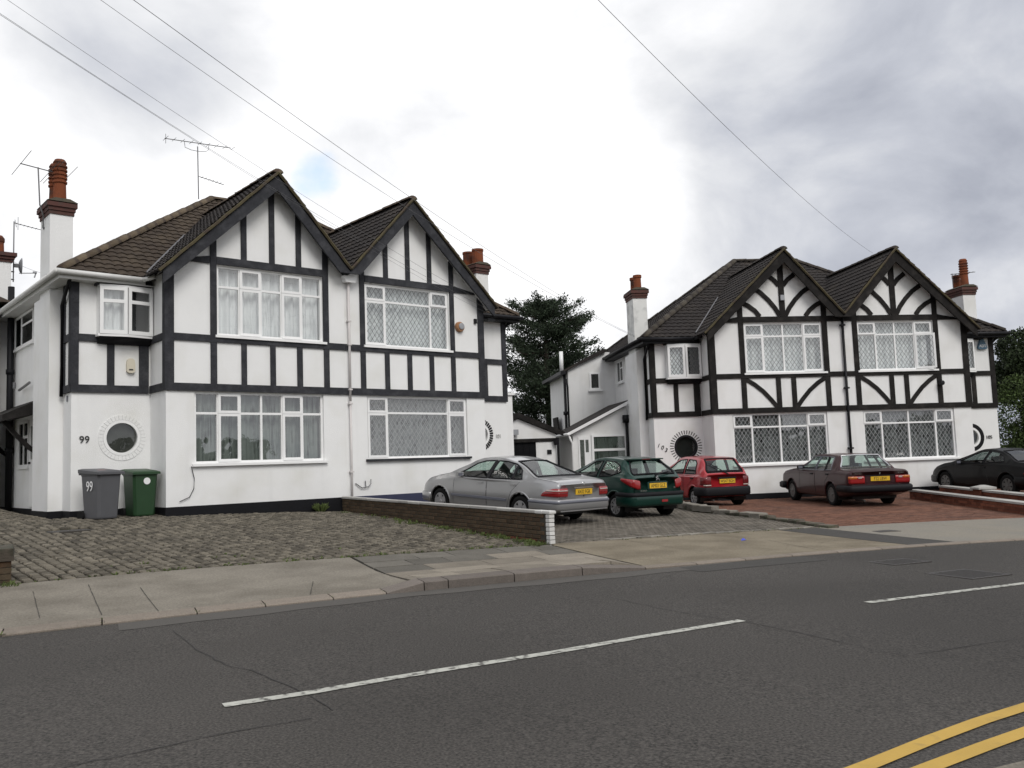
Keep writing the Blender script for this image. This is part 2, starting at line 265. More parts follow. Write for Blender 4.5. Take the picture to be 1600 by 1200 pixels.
# ------------------------------------------------------------------ mesh helpers
class MB:
    def __init__(s): s.v = []; s.f = []
    def add(s, vs, fs):
        n = len(s.v); s.v += [tuple(map(float, p)) for p in vs]; s.f += [tuple(n+i for i in q) for q in fs]; return s
    def box(s, x0, x1, y0, y1, z0, z1):
        return s.add([(x0,y0,z0),(x1,y0,z0),(x1,y1,z0),(x0,y1,z0),(x0,y0,z1),(x1,y0,z1),(x1,y1,z1),(x0,y1,z1)],
                     [(0,3,2,1),(4,5,6,7),(0,1,5,4),(1,2,6,5),(2,3,7,6),(3,0,4,7)])
    def quad(s, a, b, c, d): return s.add([a,b,c,d], [(0,1,2,3)])
    def prism(s, poly, d, off):
        """poly: 3D points, extruded by vector off"""
        n = len(poly); P = [tuple(p) for p in poly]; Q = [tuple(p[i]+off[i] for i in range(3)) for p in P]
        return s.add(P+Q, [tuple(range(n))[::-1], tuple(range(n, 2*n))]+[(i, (i+1) % n, n+(i+1) % n, n+i) for i in range(n)])
    def strip(s, pts, w, v0, v1):
        """curved board in the (u,z) plane: centre line pts, width w, between depths v0 and v1"""
        P = [np.array(p, float) for p in pts]; n = len(P); L_, R_ = [], []
        for i in range(n):
            t = P[min(i+1, n-1)]-P[max(i-1, 0)]; t /= np.linalg.norm(t); m = np.array((-t[1], t[0]))*w/2
            L_.append(P[i]+m); R_.append(P[i]-m)
        vs = [(p[0], v0, p[1]) for p in L_]+[(p[0], v0, p[1]) for p in R_]+[(p[0], v1, p[1]) for p in L_]+[(p[0], v1, p[1]) for p in R_]
        fs = []
        for i in range(n-1):
            fs += [(i, i+1, n+i+1, n+i), (2*n+i, 3*n+i, 3*n+i+1, 2*n+i+1), (i, 2*n+i, 2*n+i+1, i+1), (n+i, n+i+1, 3*n+i+1, 3*n+i)]
        fs += [(0, n, 3*n, 2*n), (n-1, 3*n-1, 4*n-1, 2*n-1)]
        return s.add(vs, fs)
    def tube(s, pts, r, n=6, closed=False, cap=True):
        P = [Vector(p) for p in pts]; m = len(P); rings = []
        up = Vector((0, 0, 1))
        for i in range(m):
            if closed: t = P[(i+1) % m]-P[i-1]
            else: t = P[min(i+1, m-1)]-P[max(i-1, 0)]
            if t.length < 1e-9: t = Vector((0, 0, 1))
            t.normalize(); a = t.cross(up)
            if a.length < .05: a = t.cross(Vector((1, 0, 0)))
            a.normalize(); b = t.cross(a)
            rr = r[i] if isinstance(r, (list, tuple)) else r
            rings.append([P[i]+(a*math.cos(2*math.pi*k/n)+b*math.sin(2*math.pi*k/n))*rr for k in range(n)])
        vs = [p for q in rings for p in q]; fs = []
        for i in range(m if closed else m-1):
            j = (i+1) % m
            fs += [(i*n+k, i*n+(k+1) % n, j*n+(k+1) % n, j*n+k) for k in range(n)]
        if not closed and cap: fs += [tuple(range(n))[::-1], tuple((m-1)*n+k for k in range(n))]
        return s.add(vs, fs)
    def lathe(s, prof, c, axis='z', n=16, cap=True):
        """prof: list of (r, h) along the axis"""
        vs, fs = [], []
        for r_, h in prof:
            for k in range(n):
                a = 2*math.pi*k/n; p = (r_*math.cos(a), r_*math.sin(a))
                vs.append({'z': (c[0]+p[0], c[1]+p[1], c[2]+h), 'y': (c[0]+p[0], c[1]+h, c[2]+p[1]), 'x': (c[0]+h, c[1]+p[0], c[2]+p[1])}[axis])
        for i in range(len(prof)-1):
            fs += [(i*n+k, i*n+(k+1) % n, (i+1)*n+(k+1) % n, (i+1)*n+k) for k in range(n)]
        if cap: fs += [tuple(range(n)), tuple((len(prof)-1)*n+k for k in range(n))]
        return s.add(vs, fs)
    def flipx(s): s.v = [(-a, b, c) for a, b, c in s.v]; return s
    def mesh(s, name, mat, smooth=False, recalc=True):
        me = bpy.data.meshes.new(name); me.from_pydata(s.v, [], s.f); me.update()
        if recalc:
            bm = bmesh.new(); bm.from_mesh(me); bmesh.ops.recalc_face_normals(bm, faces=bm.faces); bm.to_mesh(me); bm.free()
        if smooth: me.polygons.foreach_set('use_smooth', [True]*len(me.polygons))
        if mat is not None: me.materials.append(mat)
        return me
    def build(s, name, mat, parent=None, smooth=False, recalc=True):
        return link(name, s.mesh(name, mat, smooth, recalc), parent)
def link(name, me, parent=None, loc=None, rot=None):
    o = bpy.data.objects.new(name, me); COL.objects.link(o)
    if parent is not None: o.parent = parent
    if loc is not None: o.location = loc
    if rot is not None: o.rotation_euler = rot
    return o
def tag(o, label, cat, group=None):
    o['label'] = label; o['category'] = cat
    if group: o['group'] = group
    return o
def thing(name, label, cat, loc=(0, 0, 0), rz=0, group=None, scale=1):
    o = bpy.data.objects.new(name, None); COL.objects.link(o); o.location = loc; o.rotation_euler = (0, 0, rz); o.scale = (scale,)*3
    o.empty_display_size = .2
    return tag(o, label, cat, group)
def struct(o): o['kind'] = 'structure'; return o
def stuff(o): o['kind'] = 'stuff'; return o
def text_mesh(txt, size, depth, name, mat, xs=1.0):
    cu_ = bpy.data.curves.new('letters', 'FONT'); cu_.body = txt; cu_.size = size; cu_.extrude = depth; cu_.align_x = 'CENTER'; cu_.align_y = 'CENTER'
    o = bpy.data.objects.new('letters', cu_); COL.objects.link(o); bpy.context.view_layer.update()
    me = bpy.data.meshes.new_from_object(o.evaluated_get(bpy.context.evaluated_depsgraph_get()))
    bpy.data.objects.remove(o); me.name = name; me.materials.clear(); me.materials.append(mat)
    if xs != 1: me.transform(Matrix.Diagonal((xs, 1, 1, 1)))
    return me

# ------------------------------------------------------------------ terrain height
ANCH = np.array([[-9.875, 19.534, -0.837], [-7.679, 19.669, -0.903], [-6.422, 20.738, -0.947], [-5.333, 21.665, -1.002], [-4.244, 22.591, -1.068], [-2.652, 23.946, -1.123], [-0.809, 25.514, -1.178], [-0.265, 27.421, -1.211], [-11.912, 20.401, -0.804], [-14.05, 22.914, -0.694], [-13.294, 17.781, -0.804], [-10.743, 30.061, -0.804], [-1.314, 30.861, -1.244], [-3.327, 34.925, -1.244], [4.53, 29.778, -1.43], [6.452, 28.707, -1.441], [10.812, 29.297, -1.419], [15.39, 29.918, -1.375], [16.877, 31.229, -1.375], [1.648, 31.386, -1.408], [9.482, 39.108, -1.243], [20.474, 31.717, -1.353], [18.35, 39.199, -1.243], [-6.062, 8.092, -1.503], [-5.549, 8.435, -1.508], [-5.098, 8.89, -1.513], [-4.64, 9.225, -1.518], [-4.051, 9.767, -1.524], [-3.297, 10.096, -1.53], [-2.824, 10.462, -1.535], [-2.17, 10.778, -1.541], [-1.549, 10.969, -1.546], [-0.907, 11.507, -1.552], [0.334, 12.118, -1.563], [1.736, 12.948, -1.576], [2.738, 13.35, -1.585], [4.364, 14.003, -1.599], [6.244, 14.922, -1.616], [7.464, 15.248, -1.626], [8.676, 15.479, -1.635], [10.528, 15.784, -1.65], [12.273, 15.869, -1.663], [0.0, 5.0, -1.567], [-8.0, 2.0, -1.499], [8.0, 6.0, -1.628], [0.0, -6.0, -1.53], [15.0, 8.0, -1.686], [-15.0, -4.0, -1.428], [20.0, 14.0, -1.742], [-14.0, 4.0, -1.462], [30.0, 14.0, -1.815]])
def _fit(A):
    n = len(A); P = np.c_[np.ones(n), A[:, :2]]; d = np.hypot(A[:, None, 0]-A[None, :, 0], A[:, None, 1]-A[None, :, 1])
    K = np.where(d > 0, d*d*np.log(d+1e-12), 0)+np.eye(n)*.3
    return np.linalg.solve(np.block([[K, P], [P.T, np.zeros((3, 3))]]), np.r_[A[:, 2], 0, 0, 0])
GW = _fit(ANCH)
def G(x, y):
    x = np.asarray(x, float); y = np.asarray(y, float)
    d = np.hypot(x[..., None]-ANCH[:, 0], y[..., None]-ANCH[:, 1])
    z = np.where(d > 0, d*d*np.log(d+1e-12), 0)@GW[:-3]+GW[-3]+GW[-2]*x+GW[-1]*y
    base = -1.5-.006*np.clip(.906*x+.423*y, -40, 60)
    far = np.clip((np.hypot(x-2, y-16)-24)/14, 0, 1); far = far*far*(3-2*far)
    return z*(1-far)+base*far
KP = [-6.858858893481892e-05, 0.0017093825327983978, -0.022233305768322414, 0.1739657076628042, 10.365119613731725]
BP = [-5.6274249936846464e-05, 0.0016126710431849105, -0.021136347730530334, 0.15978982713078316, 13.604525665527312]
def curve(P, lo, hi):
    dP = np.polyder(P)
    def f(t):
        t = np.asarray(t, float); tt = np.clip(t, lo, hi)
        return np.polyval(P, tt)+(t-tt)*np.clip(np.polyval(dP, tt), -.5, .35)
    return f
NK = curve(KP, -2.5, 17.5); NB = curve(BP, -2, 19.5)
def TN(t, n): return .906*t-.423*n, .423*t+.906*n
def tn_of(x, y): return .906*x+.423*y, -.423*x+.906*y
def sheet(name, mat, tA, tB, fa, fb, nt, nn, off, parent=None, kind=True):
    """ground-following sheet between n = fa(t) and n = fb(t)"""
    t = np.linspace(tA, tB, nt); a = fa(t); b = fb(t); vs = []; fs = []
    for j in range(nn+1):
        k = j/nn; n = a*(1-k)+b*k; x, y = TN(t, n)
        z = G(x, y)+(off(t, n) if callable(off) else off)
        vs += list(zip(x, y, z))
    for j in range(nn):
        fs += [(j*nt+i, j*nt+i+1, (j+1)*nt+i+1, (j+1)*nt+i) for i in range(nt-1)]
    mb = MB(); mb.add(vs, fs); o = mb.build(name, mat, parent, recalc=False)
    if kind: struct(o)
    return o
cst = lambda v: (lambda t: np.full_like(np.asarray(t, float), v))

# ground to the horizon
xs = np.r_[-1500, -500, -200, -100, np.arange(-60, 81, 2.5), 110, 200, 500, 1500]; ys = np.r_[-1500, -500, -200, -90, np.arange(-40, 91, 2.5), 140, 300, 700, 2000]
X, Y = np.meshgrid(xs, ys); Z = G(X, Y)-.13
mb = MB(); nx = len(xs)
mb.add(list(zip(X.ravel(), Y.ravel(), Z.ravel())), [(j*nx+i, j*nx+i+1, (j+1)*nx+i+1, (j+1)*nx+i) for j in range(len(ys)-1) for i in range(nx-1)])
struct(mb.build('ground', M['soil'], recalc=False))
# road
road = sheet('road', M['asphalt'], -45, 70, cst(3.1), lambda t: NK(t), 180, 12, 0.0)
NEAR = lambda t: np.where(t > 2.2, 3.12-.0*t, 3.12)
sheet('road', M['asphalt'], -45, 2.4, cst(-9), cst(3.1), 70, 8, 0.0)       # mouth of the side turning the camera stands in
sheet('near_pavement', M['concrete'], 2.4, 60, cst(-3), cst(3.05), 60, 4, .05)
sheet('gutter_strip', M['gutterstrip'], .2, 8.6, lambda t: NK(t)-.40-.05*np.sin(t*1.3)-.02*np.sin(t*5.1), lambda t: NK(t)-.02, 60, 1, .004, road, False)
sheet('tarmac_patch', M['asphalt2'], 7.6, 9.9, lambda t: NK(t)-.62, lambda t: NK(t)-.05, 14, 1, .004, road, False)
def ribbon(name, mat, pts, w, off=.006, parent=road, jit=0.):
    P = np.array(pts, float); d = np.r_[0, np.cumsum(np.hypot(*np.diff(P, axis=0).T))]; m = max(2, int(d[-1]/.12))
    s_ = np.linspace(0, d[-1], m); q = np.c_[np.interp(s_, d, P[:, 0]), np.interp(s_, d, P[:, 1])]
    if jit: q += rng.normal(0, jit, q.shape)
    tg = np.gradient(q, axis=0); tg /= np.linalg.norm(tg, axis=1)[:, None]; nr = np.c_[-tg[:, 1], tg[:, 0]]
    ww = w/2*(1+(rng.uniform(-.5, .5, m) if jit else 0)); ww = np.asarray(ww)*np.ones(m)
    a = q+nr*ww[:, None]; b = q-nr*ww[:, None]
    vs = [(x, y, float(G(x, y))+off) for x, y in a]+[(x, y, float(G(x, y))+off) for x, y in b]
    mb = MB(); mb.add(vs, [(i, i+1, m+i+1, m+i) for i in range(m-1)]); return mb.build(name, mat, parent, recalc=False)
ribbon('centre_line', M['linew'], [(-2.03, 6.19), (-1.52, 6.47), (-.95, 6.87), (.29, 7.63), (1.07, 8.17), (2.16, 8.87)], .112)
ribbon('centre_line', M['linew'], [(3.72, 9.72), (6.0, 10.78), (7.4, 11.35)], .112)
ribbon('yellow_line', M['liney'], [(1.0, 4.12), (1.68, 4.60), (2.22, 5.02), (2.66, 5.34), (3.17, 5.67), (4.4, 6.35)], .105, .007)
ribbon('yellow_line', M['liney'], [(1.3, 4.07), (1.98, 4.56), (2.47, 4.90), (3.0, 5.25), (4.6, 6.15)], .105, .007)
for pts in ([(-3.48, 9.09), (-3.0, 8.3), (-2.41, 7.47), (-2.1, 7.2), (-1.76, 6.75), (-1.52, 6.44), (-1.25, 5.99)],
            [(1.1, 10.48), (1.54, 9.62), (2.0, 8.97), (2.18, 8.8), (2.67, 7.83), (2.86, 7.34), (3.02, 7.12)],
            [(-2.5, 4.98), (-2.41, 5.04), (-2.22, 5.19), (-1.73, 5.58), (-1.35, 5.82)], [(3.1, 7.18), (3.54, 7.37), (4.22, 7.65)]):
    ribbon('crack', M['crack'], pts, .009, .005, road, .010)

# kerb stones and pavement
def upstand(t):
    a = np.clip((t-3.25)/.45, 0, 1); b = np.clip((7.15-t)/.35, 0, 1); return .025+.085*np.minimum(a, b)
kerbst = struct(bpy.data.objects.new('kerb', None)); COL.objects.link(kerbst)
edges = [-3.6, -2.7, -1.75, -.85, .05, 1.0, 1.75, 2.55, 3.22, 3.72, 4.05, 5.0, 6.05, 7.1, 8.0, 8.9, 9.8, 10.7, 11.6, 12.5, 13.4, 14.3, 15.2, 16.1, 17, 18, 19, 20, 21]
for a, b in zip(edges[:-1], edges[1:]):
    vs = []
    raised = 3.2 < (a+b)/2 < 7.2
    kw = .30 if b < 7.2 else .16
    for t in (a+.007, b-.007):
        for n0, dz in ((-.0, -.12), (-.0, upstand(t)-.012), (.025, upstand(t)), (kw, upstand(t)+.004), (kw, -.12)):
            x, y = TN(t, NK(t)+n0); vs.append((x, y, float(G(x, y))+dz))
    mb = MB(); mb.add(vs, [(0,1,6,5), (1,2,7,6), (2,3,8,7), (3,4,9,8), (0,4,3,2,1), (5,6,7,8,9)])
    mb.build('kerb_stone', M['kerbd'] if raised else M['kerb'], kerbst)
KB = lambda t: NK(t)+np.where(np.asarray(t) < 7.15, .305, .165)
pave = sheet('pavement', M['mortar'], -5, 22, lambda t: KB(t), lambda t: NB(t), 120, 5, -.012)
def poff(t, n): return .026+(upstand(t)-.025)*np.clip(1-(n-KB(t))/1.2, 0, 1)
sheet('concrete_crossover', M['concrete'], -1.72, 3.6, lambda t: KB(t)+.0, lambda t: NB(t), 30, 4, lambda t, n: poff(t, n), pave, False)
sheet('concrete_crossover', M['concrete'], -6, -1.75, lambda t: KB(t)+.0, lambda t: NB(t), 30, 4, .024, pave, False)
sheet('concrete_crossover', M['concrete_b'], 7.2, 12.3, lambda t: KB(t), lambda t: NB(t)+.05, 24, 4, lambda t, n: poff(t, n), pave, False)
sheet('tarmac_strip', M['asphalt2'], 12.32, 13.25, lambda t: KB(t), lambda t: NB(t), 8, 4, .027, pave, False)
sheet('concrete_crossover', M['concrete_l'], 13.27, 24, lambda t: KB(t), lambda t: NB(t)+.02, 30, 4, .026, pave, False)
for (ta, tb, na, nb2) in ((-1.15, -1.2, .0, 1.0), (-.55, -.72, .12, .75), (.05, -.1, .05, .8), (.62, .5, .0, .6), (2.35, 2.6, .02, .35), (8.9, 8.7, .3, .9), (10.6, 10.9, .05, .55), (11.3, 11.9, .3, .36), (15.5, 15.6, 0, 1), (17.8, 17.9, 0, 1)):
    q = []
    for k in np.linspace(0, 1, 6):
        t = ta+(tb-ta)*k; f_ = na+(nb2-na)*k; kb_, nb_ = float(KB(t)), float(NB(t)); q.append(TN(t, kb_+(nb_-kb_)*f_))
    ribbon('joint', M['mortar'], q, .009, .031, pave, .0012)
rows = [0, .62, 1.25, 1.9, 2.5, 3.2]
for k in range(5):
    t = 3.63+(.35 if k % 2 else 0)-.6
    while t < 7.15:
        w = rng.choice([.62, .76, .92]); a, b = max(t, 3.64), min(t+w, 7.17)
        if b-a > .12:
            vs = []
            for tt in (a+.006, b-.006):
                for fr in (rows[k]/3.2, rows[k+1]/3.2):
                    nb_, kb_ = NB(tt), KB(tt); n = kb_+(nb_-kb_)*fr+(.008 if fr == rows[k]/3.2 else -.008); x, y = TN(tt, n)
                    vs.append((x, y, float(G(x, y))+float(poff(tt, n))+rng.uniform(-.004, .004)))
            vs = [vs[0], vs[2], vs[3], vs[1]]
            mb = MB(); mb.prism(vs, None, (0, 0, -.04)); mb.build('slab', M['slab'] if k < 2 or rng.random() < (.6 if k == 2 else .2) else M['slabd'], pave)
        t += w

# ------------------------------------------------------------------ house frames
S = 1.1
class Fr:
    def __init__(s, th, x, y, z):
        s.th = th; s.o = np.array((x, y, z))*S; s.u = np.array((math.cos(th), math.sin(th), 0)); s.v = np.array((-math.sin(th), math.cos(th), 0))
    def g(s, u, v, z): return s.o+S*(u*s.u+v*s.v+np.array((0, 0, z)))     # house units -> world
FL = Fr(.70491, -6.981, 17.881, -.631); FR = Fr(.13467, 5.865, 26.097, -1.130)
PIN = 4.1                                                                # party line

# ------------------------------------------------------------------ paved front gardens
def paver(frame, du, dv, gap, gapv, h, uvtest, name, mat, bedname, bedmat, urange, vrange, nkeep, stagger=0., jit=0., lift=.0):
    """rows of small blocks laid in the frame's axes (metres); nearest ones become objects, the others one joined part"""
    bed = MB(); cells = []
    o = frame.o; u_, v_ = frame.u, frame.v
    us = np.arange(urange[0], urange[1], du)
    for i, u in enumerate(us):
        sh = (stagger*dv)*(i % 2)+(rng.uniform(-.2, .2)*dv if jit else 0)
        for v in np.arange(vrange[0], vrange[1], dv):
            p = o+u_*(u+du/2)+v_*(v+sh)
            cells.append((p[0], p[1], u+du/2, v+sh))
    C = np.array(cells); keep = uvtest(C[:, 0], C[:, 1], C[:, 2]/S, C[:, 3]/S); C = C[keep]
    z = G(C[:, 0], C[:, 1])+lift
    # bed
    bs = 4
    gx, gy = np.meshgrid(np.arange(C[:, 0].min()-.5, C[:, 0].max()+.8, .5), np.arange(C[:, 1].min()-.5, C[:, 1].max()+.8, .5))
    gu = ((gx-o[0])*u_[0]+(gy-o[1])*u_[1])/S; gv = ((gx-o[0])*v_[0]+(gy-o[1])*v_[1])/S
    dist = np.hypot(C[:, 0], C[:, 1])
    # in-frame test for the individual ones
    ang = np.arctan2(C[:, 0], C[:, 1]); vis = (ang > -.515) & (ang < .515)
    order = np.argsort(np.where(vis, dist, dist+1000)); solo = set(order[:nkeep].tolist())
    bedo = None
    nrm = np.c_[(G(C[:, 0]+.05, C[:, 1])-G(C[:, 0]-.05, C[:, 1]))/.1, (G(C[:, 0], C[:, 1]+.05)-G(C[:, 0], C[:, 1]-.05))/.1]
    mbed = MB(); half = (du/2, dv/2)
    for k in range(len(C)):
        c = C[k]; vs = []
        for a, b in ((-1, -1), (1, -1), (1, 1), (-1, 1)):
            q = u_[:2]*(a*half[0]*1.02)+v_[:2]*(b*half[1]*1.02); vs.append((c[0]+q[0], c[1]+q[1], z[k]-.022+nrm[k]@q))
        mbed.quad(*vs)
    bedo = mbed.build(bedname, bedmat, None, recalc=False); struct(bedo)
    # shared unit block
    def blk(mb, c0, sx, sy, hh, rz, tilt, j):
        ca, sa = math.cos(rz), math.sin(rz); vs = []
        for lev, ins, zz_ in ((0, 0, -.05), (1, .002, hh*.35), (2, .015 if j else .010, hh)):
            for a, b in ((-1, -1), (1, -1), (1, 1), (-1, 1)):
                lx = a*(sx/2-ins)+(rng.normal(0, j) if j else 0); ly = b*(sy/2-ins)+(rng.normal(0, j) if j else 0)
                qx, qy = lx*ca-ly*sa, lx*sa+ly*ca
                vs.append((c0[0]+qx, c0[1]+qy, c0[2]+zz_+tilt[0]*qx+tilt[1]*qy))
        mb.add(vs, [(8, 9, 10, 11)]+[(l*4+i, l*4+(i+1) % 4, l*4+4+(i+1) % 4, l*4+4+i) for l in (0, 1) for i in range(4)])
    shared = []
    for q in range(6):
        mb = MB(); blk(mb, (0, 0, 0), du-gap, dv-gapv, h, 0, (0, 0), jit); shared.append(mb.mesh(name, mat, recalc=False))
    rest = MB()
    for k in range(len(C)):
        dz = rng.normal(0, .004) if jit else rng.normal(0, .0015)
        if k in solo:
            ob = link(name, shared[k % 6], bedo, (C[k, 0], C[k, 1], z[k]+dz))
            ob.rotation_euler = (math.atan(nrm[k]@v_[:2]), -math.atan(nrm[k]@u_[:2]), frame.th+(rng.normal(0, .03) if jit else 0))
        else:
            blk(rest, (C[k, 0], C[k, 1], z[k]+dz), du-gap, dv-gapv, h, frame.th+(rng.normal(0, .03) if jit else 0), nrm[k], jit)
    ro = stuff(rest.build(name+'s', mat, bedo, recalc=False))
    return bedo
Wa, Wb = np.array((-4.27, 22.52)), np.array((.66, 15.81))               # line of the brick wall between 99 and 101
Ea, Eb = np.array((4.75, 25.4)), np.array((6.35, 18.36))                # low wall between 101 and 103
def side_of(A, B, x, y): return (B[0]-A[0])*(y-A[1])-(B[1]-A[1])*(x-A[0])  # >0 on the left of A->B
def t99(x, y, u, v):
    t, n = tn_of(x, y)
    return (n > NB(t)+.07) & (side_of(Wa, Wb, x, y) < -.12*8) & (((v < -.08) & (u > -5)) | ((v < .85) & (u < 0)) | ((u < -1.85) & (v < 7))) & (np.hypot(x+8.45, y-16.95) > .42)
def t101(x, y, u, v):
    t, n = tn_of(x, y)
    return (n > NB(t)+.07) & (side_of(Wa, Wb, x, y) > .12*8) & (side_of(Ea, Eb, x, y) < -.1*8) & ((v < -.08) | (u > 9.7)) & (y < 31)
def t103(x, y, u, v):
    t, n = tn_of(x, y)
    return (n > NB(t)+.05) & (side_of(Ea, Eb, x, y) > .1*8) & ((v < -.06) | ((u < 0) & (v < .9))) & (x < 19)
paver(FL, .160, .112, .036, .020, .030, t99, 'sett', M['sett'], 'cobbled_driveway', M['settbed'], (-7.2, 4.9), (-9.5, 7), 300, .5, .005)
paver(FL, .172, .172, .036, .036, .024, t101, 'paving_block', M['block'], 'block_driveway', M['settbed'], (3.6, 18), (-10, 3), 300, 0, 0)
paver(FR, .205, .105, .010, .010, .018, t103, 'paving_block', M['blockred'], 'red_block_driveway', M['settbed'], (-3, 10.5), (-13, 1.0), 300, .5, 0)
# metal cover set in the setts
tagc = thing('manhole_cover', 'rusty rectangular metal cover set in the cobbled driveway of 99', 'manhole cover', (-8.45, 16.95, float(G(-8.45, 16.95))), FL.th)
MB().box(-.40, .40, -.28, .28, -.05, .010).build('frame', M['mortar'], tagc)
MB().box(-.34, .34, -.22, .22, -.03, .018).build('lid', M['iron'], tagc)

exec_parts = []
# ------------------------------------------------------------------ houses
def mkhouse(frame, side, cfg):
    """side = +1 left half, -1 right half (mirrored about the party line). All numbers in house units."""
    org = frame.g(0 if side > 0 else 2*PIN, 0, 0)
    H = thing('semi_detached_house', cfg['label'], 'house', tuple(org), frame.th, 'black and white half-timbered semi-detached houses', S)
    wall_m, tim_m, plm = M[cfg['wall']], M[cfg['timber']], M[cfg['plinth']]
    def B(mb, name, mat, parent=None, smooth=False):
        if side < 0: mb.flipx()
        return mb.build(name, mat, parent if parent is not None else H, smooth)
    RU = 2.32; APZ = 7.15; K = 1.1
    KO = .965
    roofl = lambda u: APZ-(K if u > RU else KO)*abs(u-RU)
    UW, LW = (1.07, 3.55, 3.54, 5.04), (.58, 3.53, .85, 2.34)
    # --- walls
    mb = MB()
    brk = [0, .58, 1.07, 2.32, 3.53, 3.55, PIN]
    for a, b in zip(brk[:-1], brk[1:]):
        holes = sorted([(h[2], h[3]) for h in (LW, UW) if h[0] <= a+1e-6 and h[1] >= b-1e-6]); z = -.7
        for h0, h1 in holes:
            mb.quad((a, 0, z), (b, 0, z), (b, 0, h0), (a, 0, h0)); z = h1
        mb.quad((a, 0, z), (b, 0, z), (b, 0, roofl(b)), (a, 0, roofl(a)))
    for a, b, c, d in (LW, UW):
        for q in (((a,0,c),(a,.16,c),(a,.16,d),(a,0,d)), ((b,0,c),(b,0,d),(b,.16,d),(b,.16,c)), ((a,0,d),(a,.16,d),(b,.16,d),(b,0,d)), ((a,0,c),(b,0,c),(b,.16,c),(a,.16,c))): mb.quad(*q)
    RD = .93
    mb.quad((0, 0, -.7), (0, 0, 4.9), (0, RD, 4.78), (0, RD, -.7))
    pc, pr = (-.565, 1.435), (.31 if cfg['porthole'] in ('ring', 'tick') else .365)
    nn = 48; ring = []
    sq = []
    x0, x1, z0, z1 = -1.53, 0., -.7, 2.45
    for k in range(nn):
        a = 2*math.pi*(k+.5)/nn; c_, s_ = math.cos(a), math.sin(a); ring.append((pc[0]+pr*c_, RD, pc[1]+pr*s_))
        tx = ((x1 if c_ > 0 else x0)-pc[0])/c_ if abs(c_) > 1e-6 else 1e9; tz = ((z1 if s_ > 0 else z0)-pc[1])/s_ if abs(s_) > 1e-6 else 1e9
        tt = min(tx, tz); sq.append((pc[0]+tt*c_, RD, pc[1]+tt*s_))
    inner = [(p[0], RD+.14, p[2]) for p in ring]
    mb.add(ring+sq+inner, [(k, (k+1) % nn, nn+(k+1) % nn, nn+k) for k in range(nn)]+[(k, (k+1) % nn, 2*nn+(k+1) % nn, 2*nn+k) for k in range(nn)])
    for cxy in ((x0, z0), (x1, z0), (x0, z1), (x1, z1)):     # corner triangles left by the radial split
        ps = sorted(range(nn), key=lambda k: (sq[k][0]-cxy[0])**2+(sq[k][2]-cxy[1])**2)
        a_ = [k for k in ps if abs(sq[k][0]-cxy[0]) < 1e-6][:1]; b_ = [k for k in ps if abs(sq[k][2]-cxy[1]) < 1e-6][:1]
        if a_ and b_: mb.add([sq[a_[0]], sq[b_[0]], (cxy[0], RD, cxy[1])], [(0, 1, 2)])
    mb.quad((x0, RD, 2.45), (0, RD, 2.45), (0, RD, 4.75), (x0, RD, 4.75))
    mb.quad((-1.53, RD, -.7), (-1.53, RD, 4.75), (-1.53, 9.1, 4.75), (-1.53, 9.1, -.7))
    mb.quad((-1.53, 9.1, -.7), (-1.53, 9.1, 4.75), (PIN, 9.1, 4.75), (PIN, 9.1, -.7))
    mb.quad((PIN-.01, .2, -.7), (PIN-.01, .2, 5.0), (PIN-.01, 9.1, 5.0), (PIN-.01, 9.1, -.7))
    B(mb, 'wall', wall_m)
    mb = MB(); mb.prism([(-1.80, 1.54, -.7), (-1.52, 1.54, -.7), (-1.52, 1.54, 4.62), (-1.80, 1.54, 4.42)], None, (0, 1.32, 0))
    B(mb, 'chimney_breast', wall_m)
    # --- plinth
    e = .014
    mb = MB(); mb.box(-e, PIN, -e, .02, -.8, 0); mb.box(-e, .02, .02, RD-e, -.8, 0); mb.box(-1.53-e, -e, RD-e, RD+.02, -.8, 0.0)
    mb.box(-1.53-e, -1.5, RD+.02, 1.54-e, -.8, 0); mb.box(-1.80-e, -1.5, 1.54-e, 1.56, -.8, 0); mb.box(-1.80-e, -1.78, 1.56, 2.86+e, -.8, 0); mb.box(-1.53-e, -1.5, 2.9, 9.1, -.8, 0)
    B(mb, 'plinth', plm)
    # --- timbers: every board an object
    d = .034
    def board(u0, u1, z0, z1, v=0., d_=d, zt=None):
        mb = MB()
        if zt is None: mb.box(u0, u1, v-d_, v+.01, z0, z1)
        else: mb.prism([(u0, v-d_, z0), (u1, v-d_, z0), (u1, v-d_, zt[1]), (u0, v-d_, zt[0])], None, (0, d_+.01, 0))
        B(mb, 'timber', tim_m)
    def j(): return random.uniform(-.006, .006)
    board(-d, PIN, 2.35, 2.505, d_=.046)                     # floor band
    board(.155, PIN-.002, 3.385, 3.53, d_=.040)                  # sill band
    board(-d, .155, 2.505, 4.55, zt=(roofl(-d)-.04, roofl(.155)-.04))
    for c in (.985, 3.62):
        top = roofl(c)-.05
        hw = .066 if cfg['style'] == 1 else .077; board(c-hw, c+hw, 2.505, 3.383); board(c-hw+j(), c+hw, 3.532, top, zt=(roofl(c-hw)-.04, roofl(c+hw)-.04))
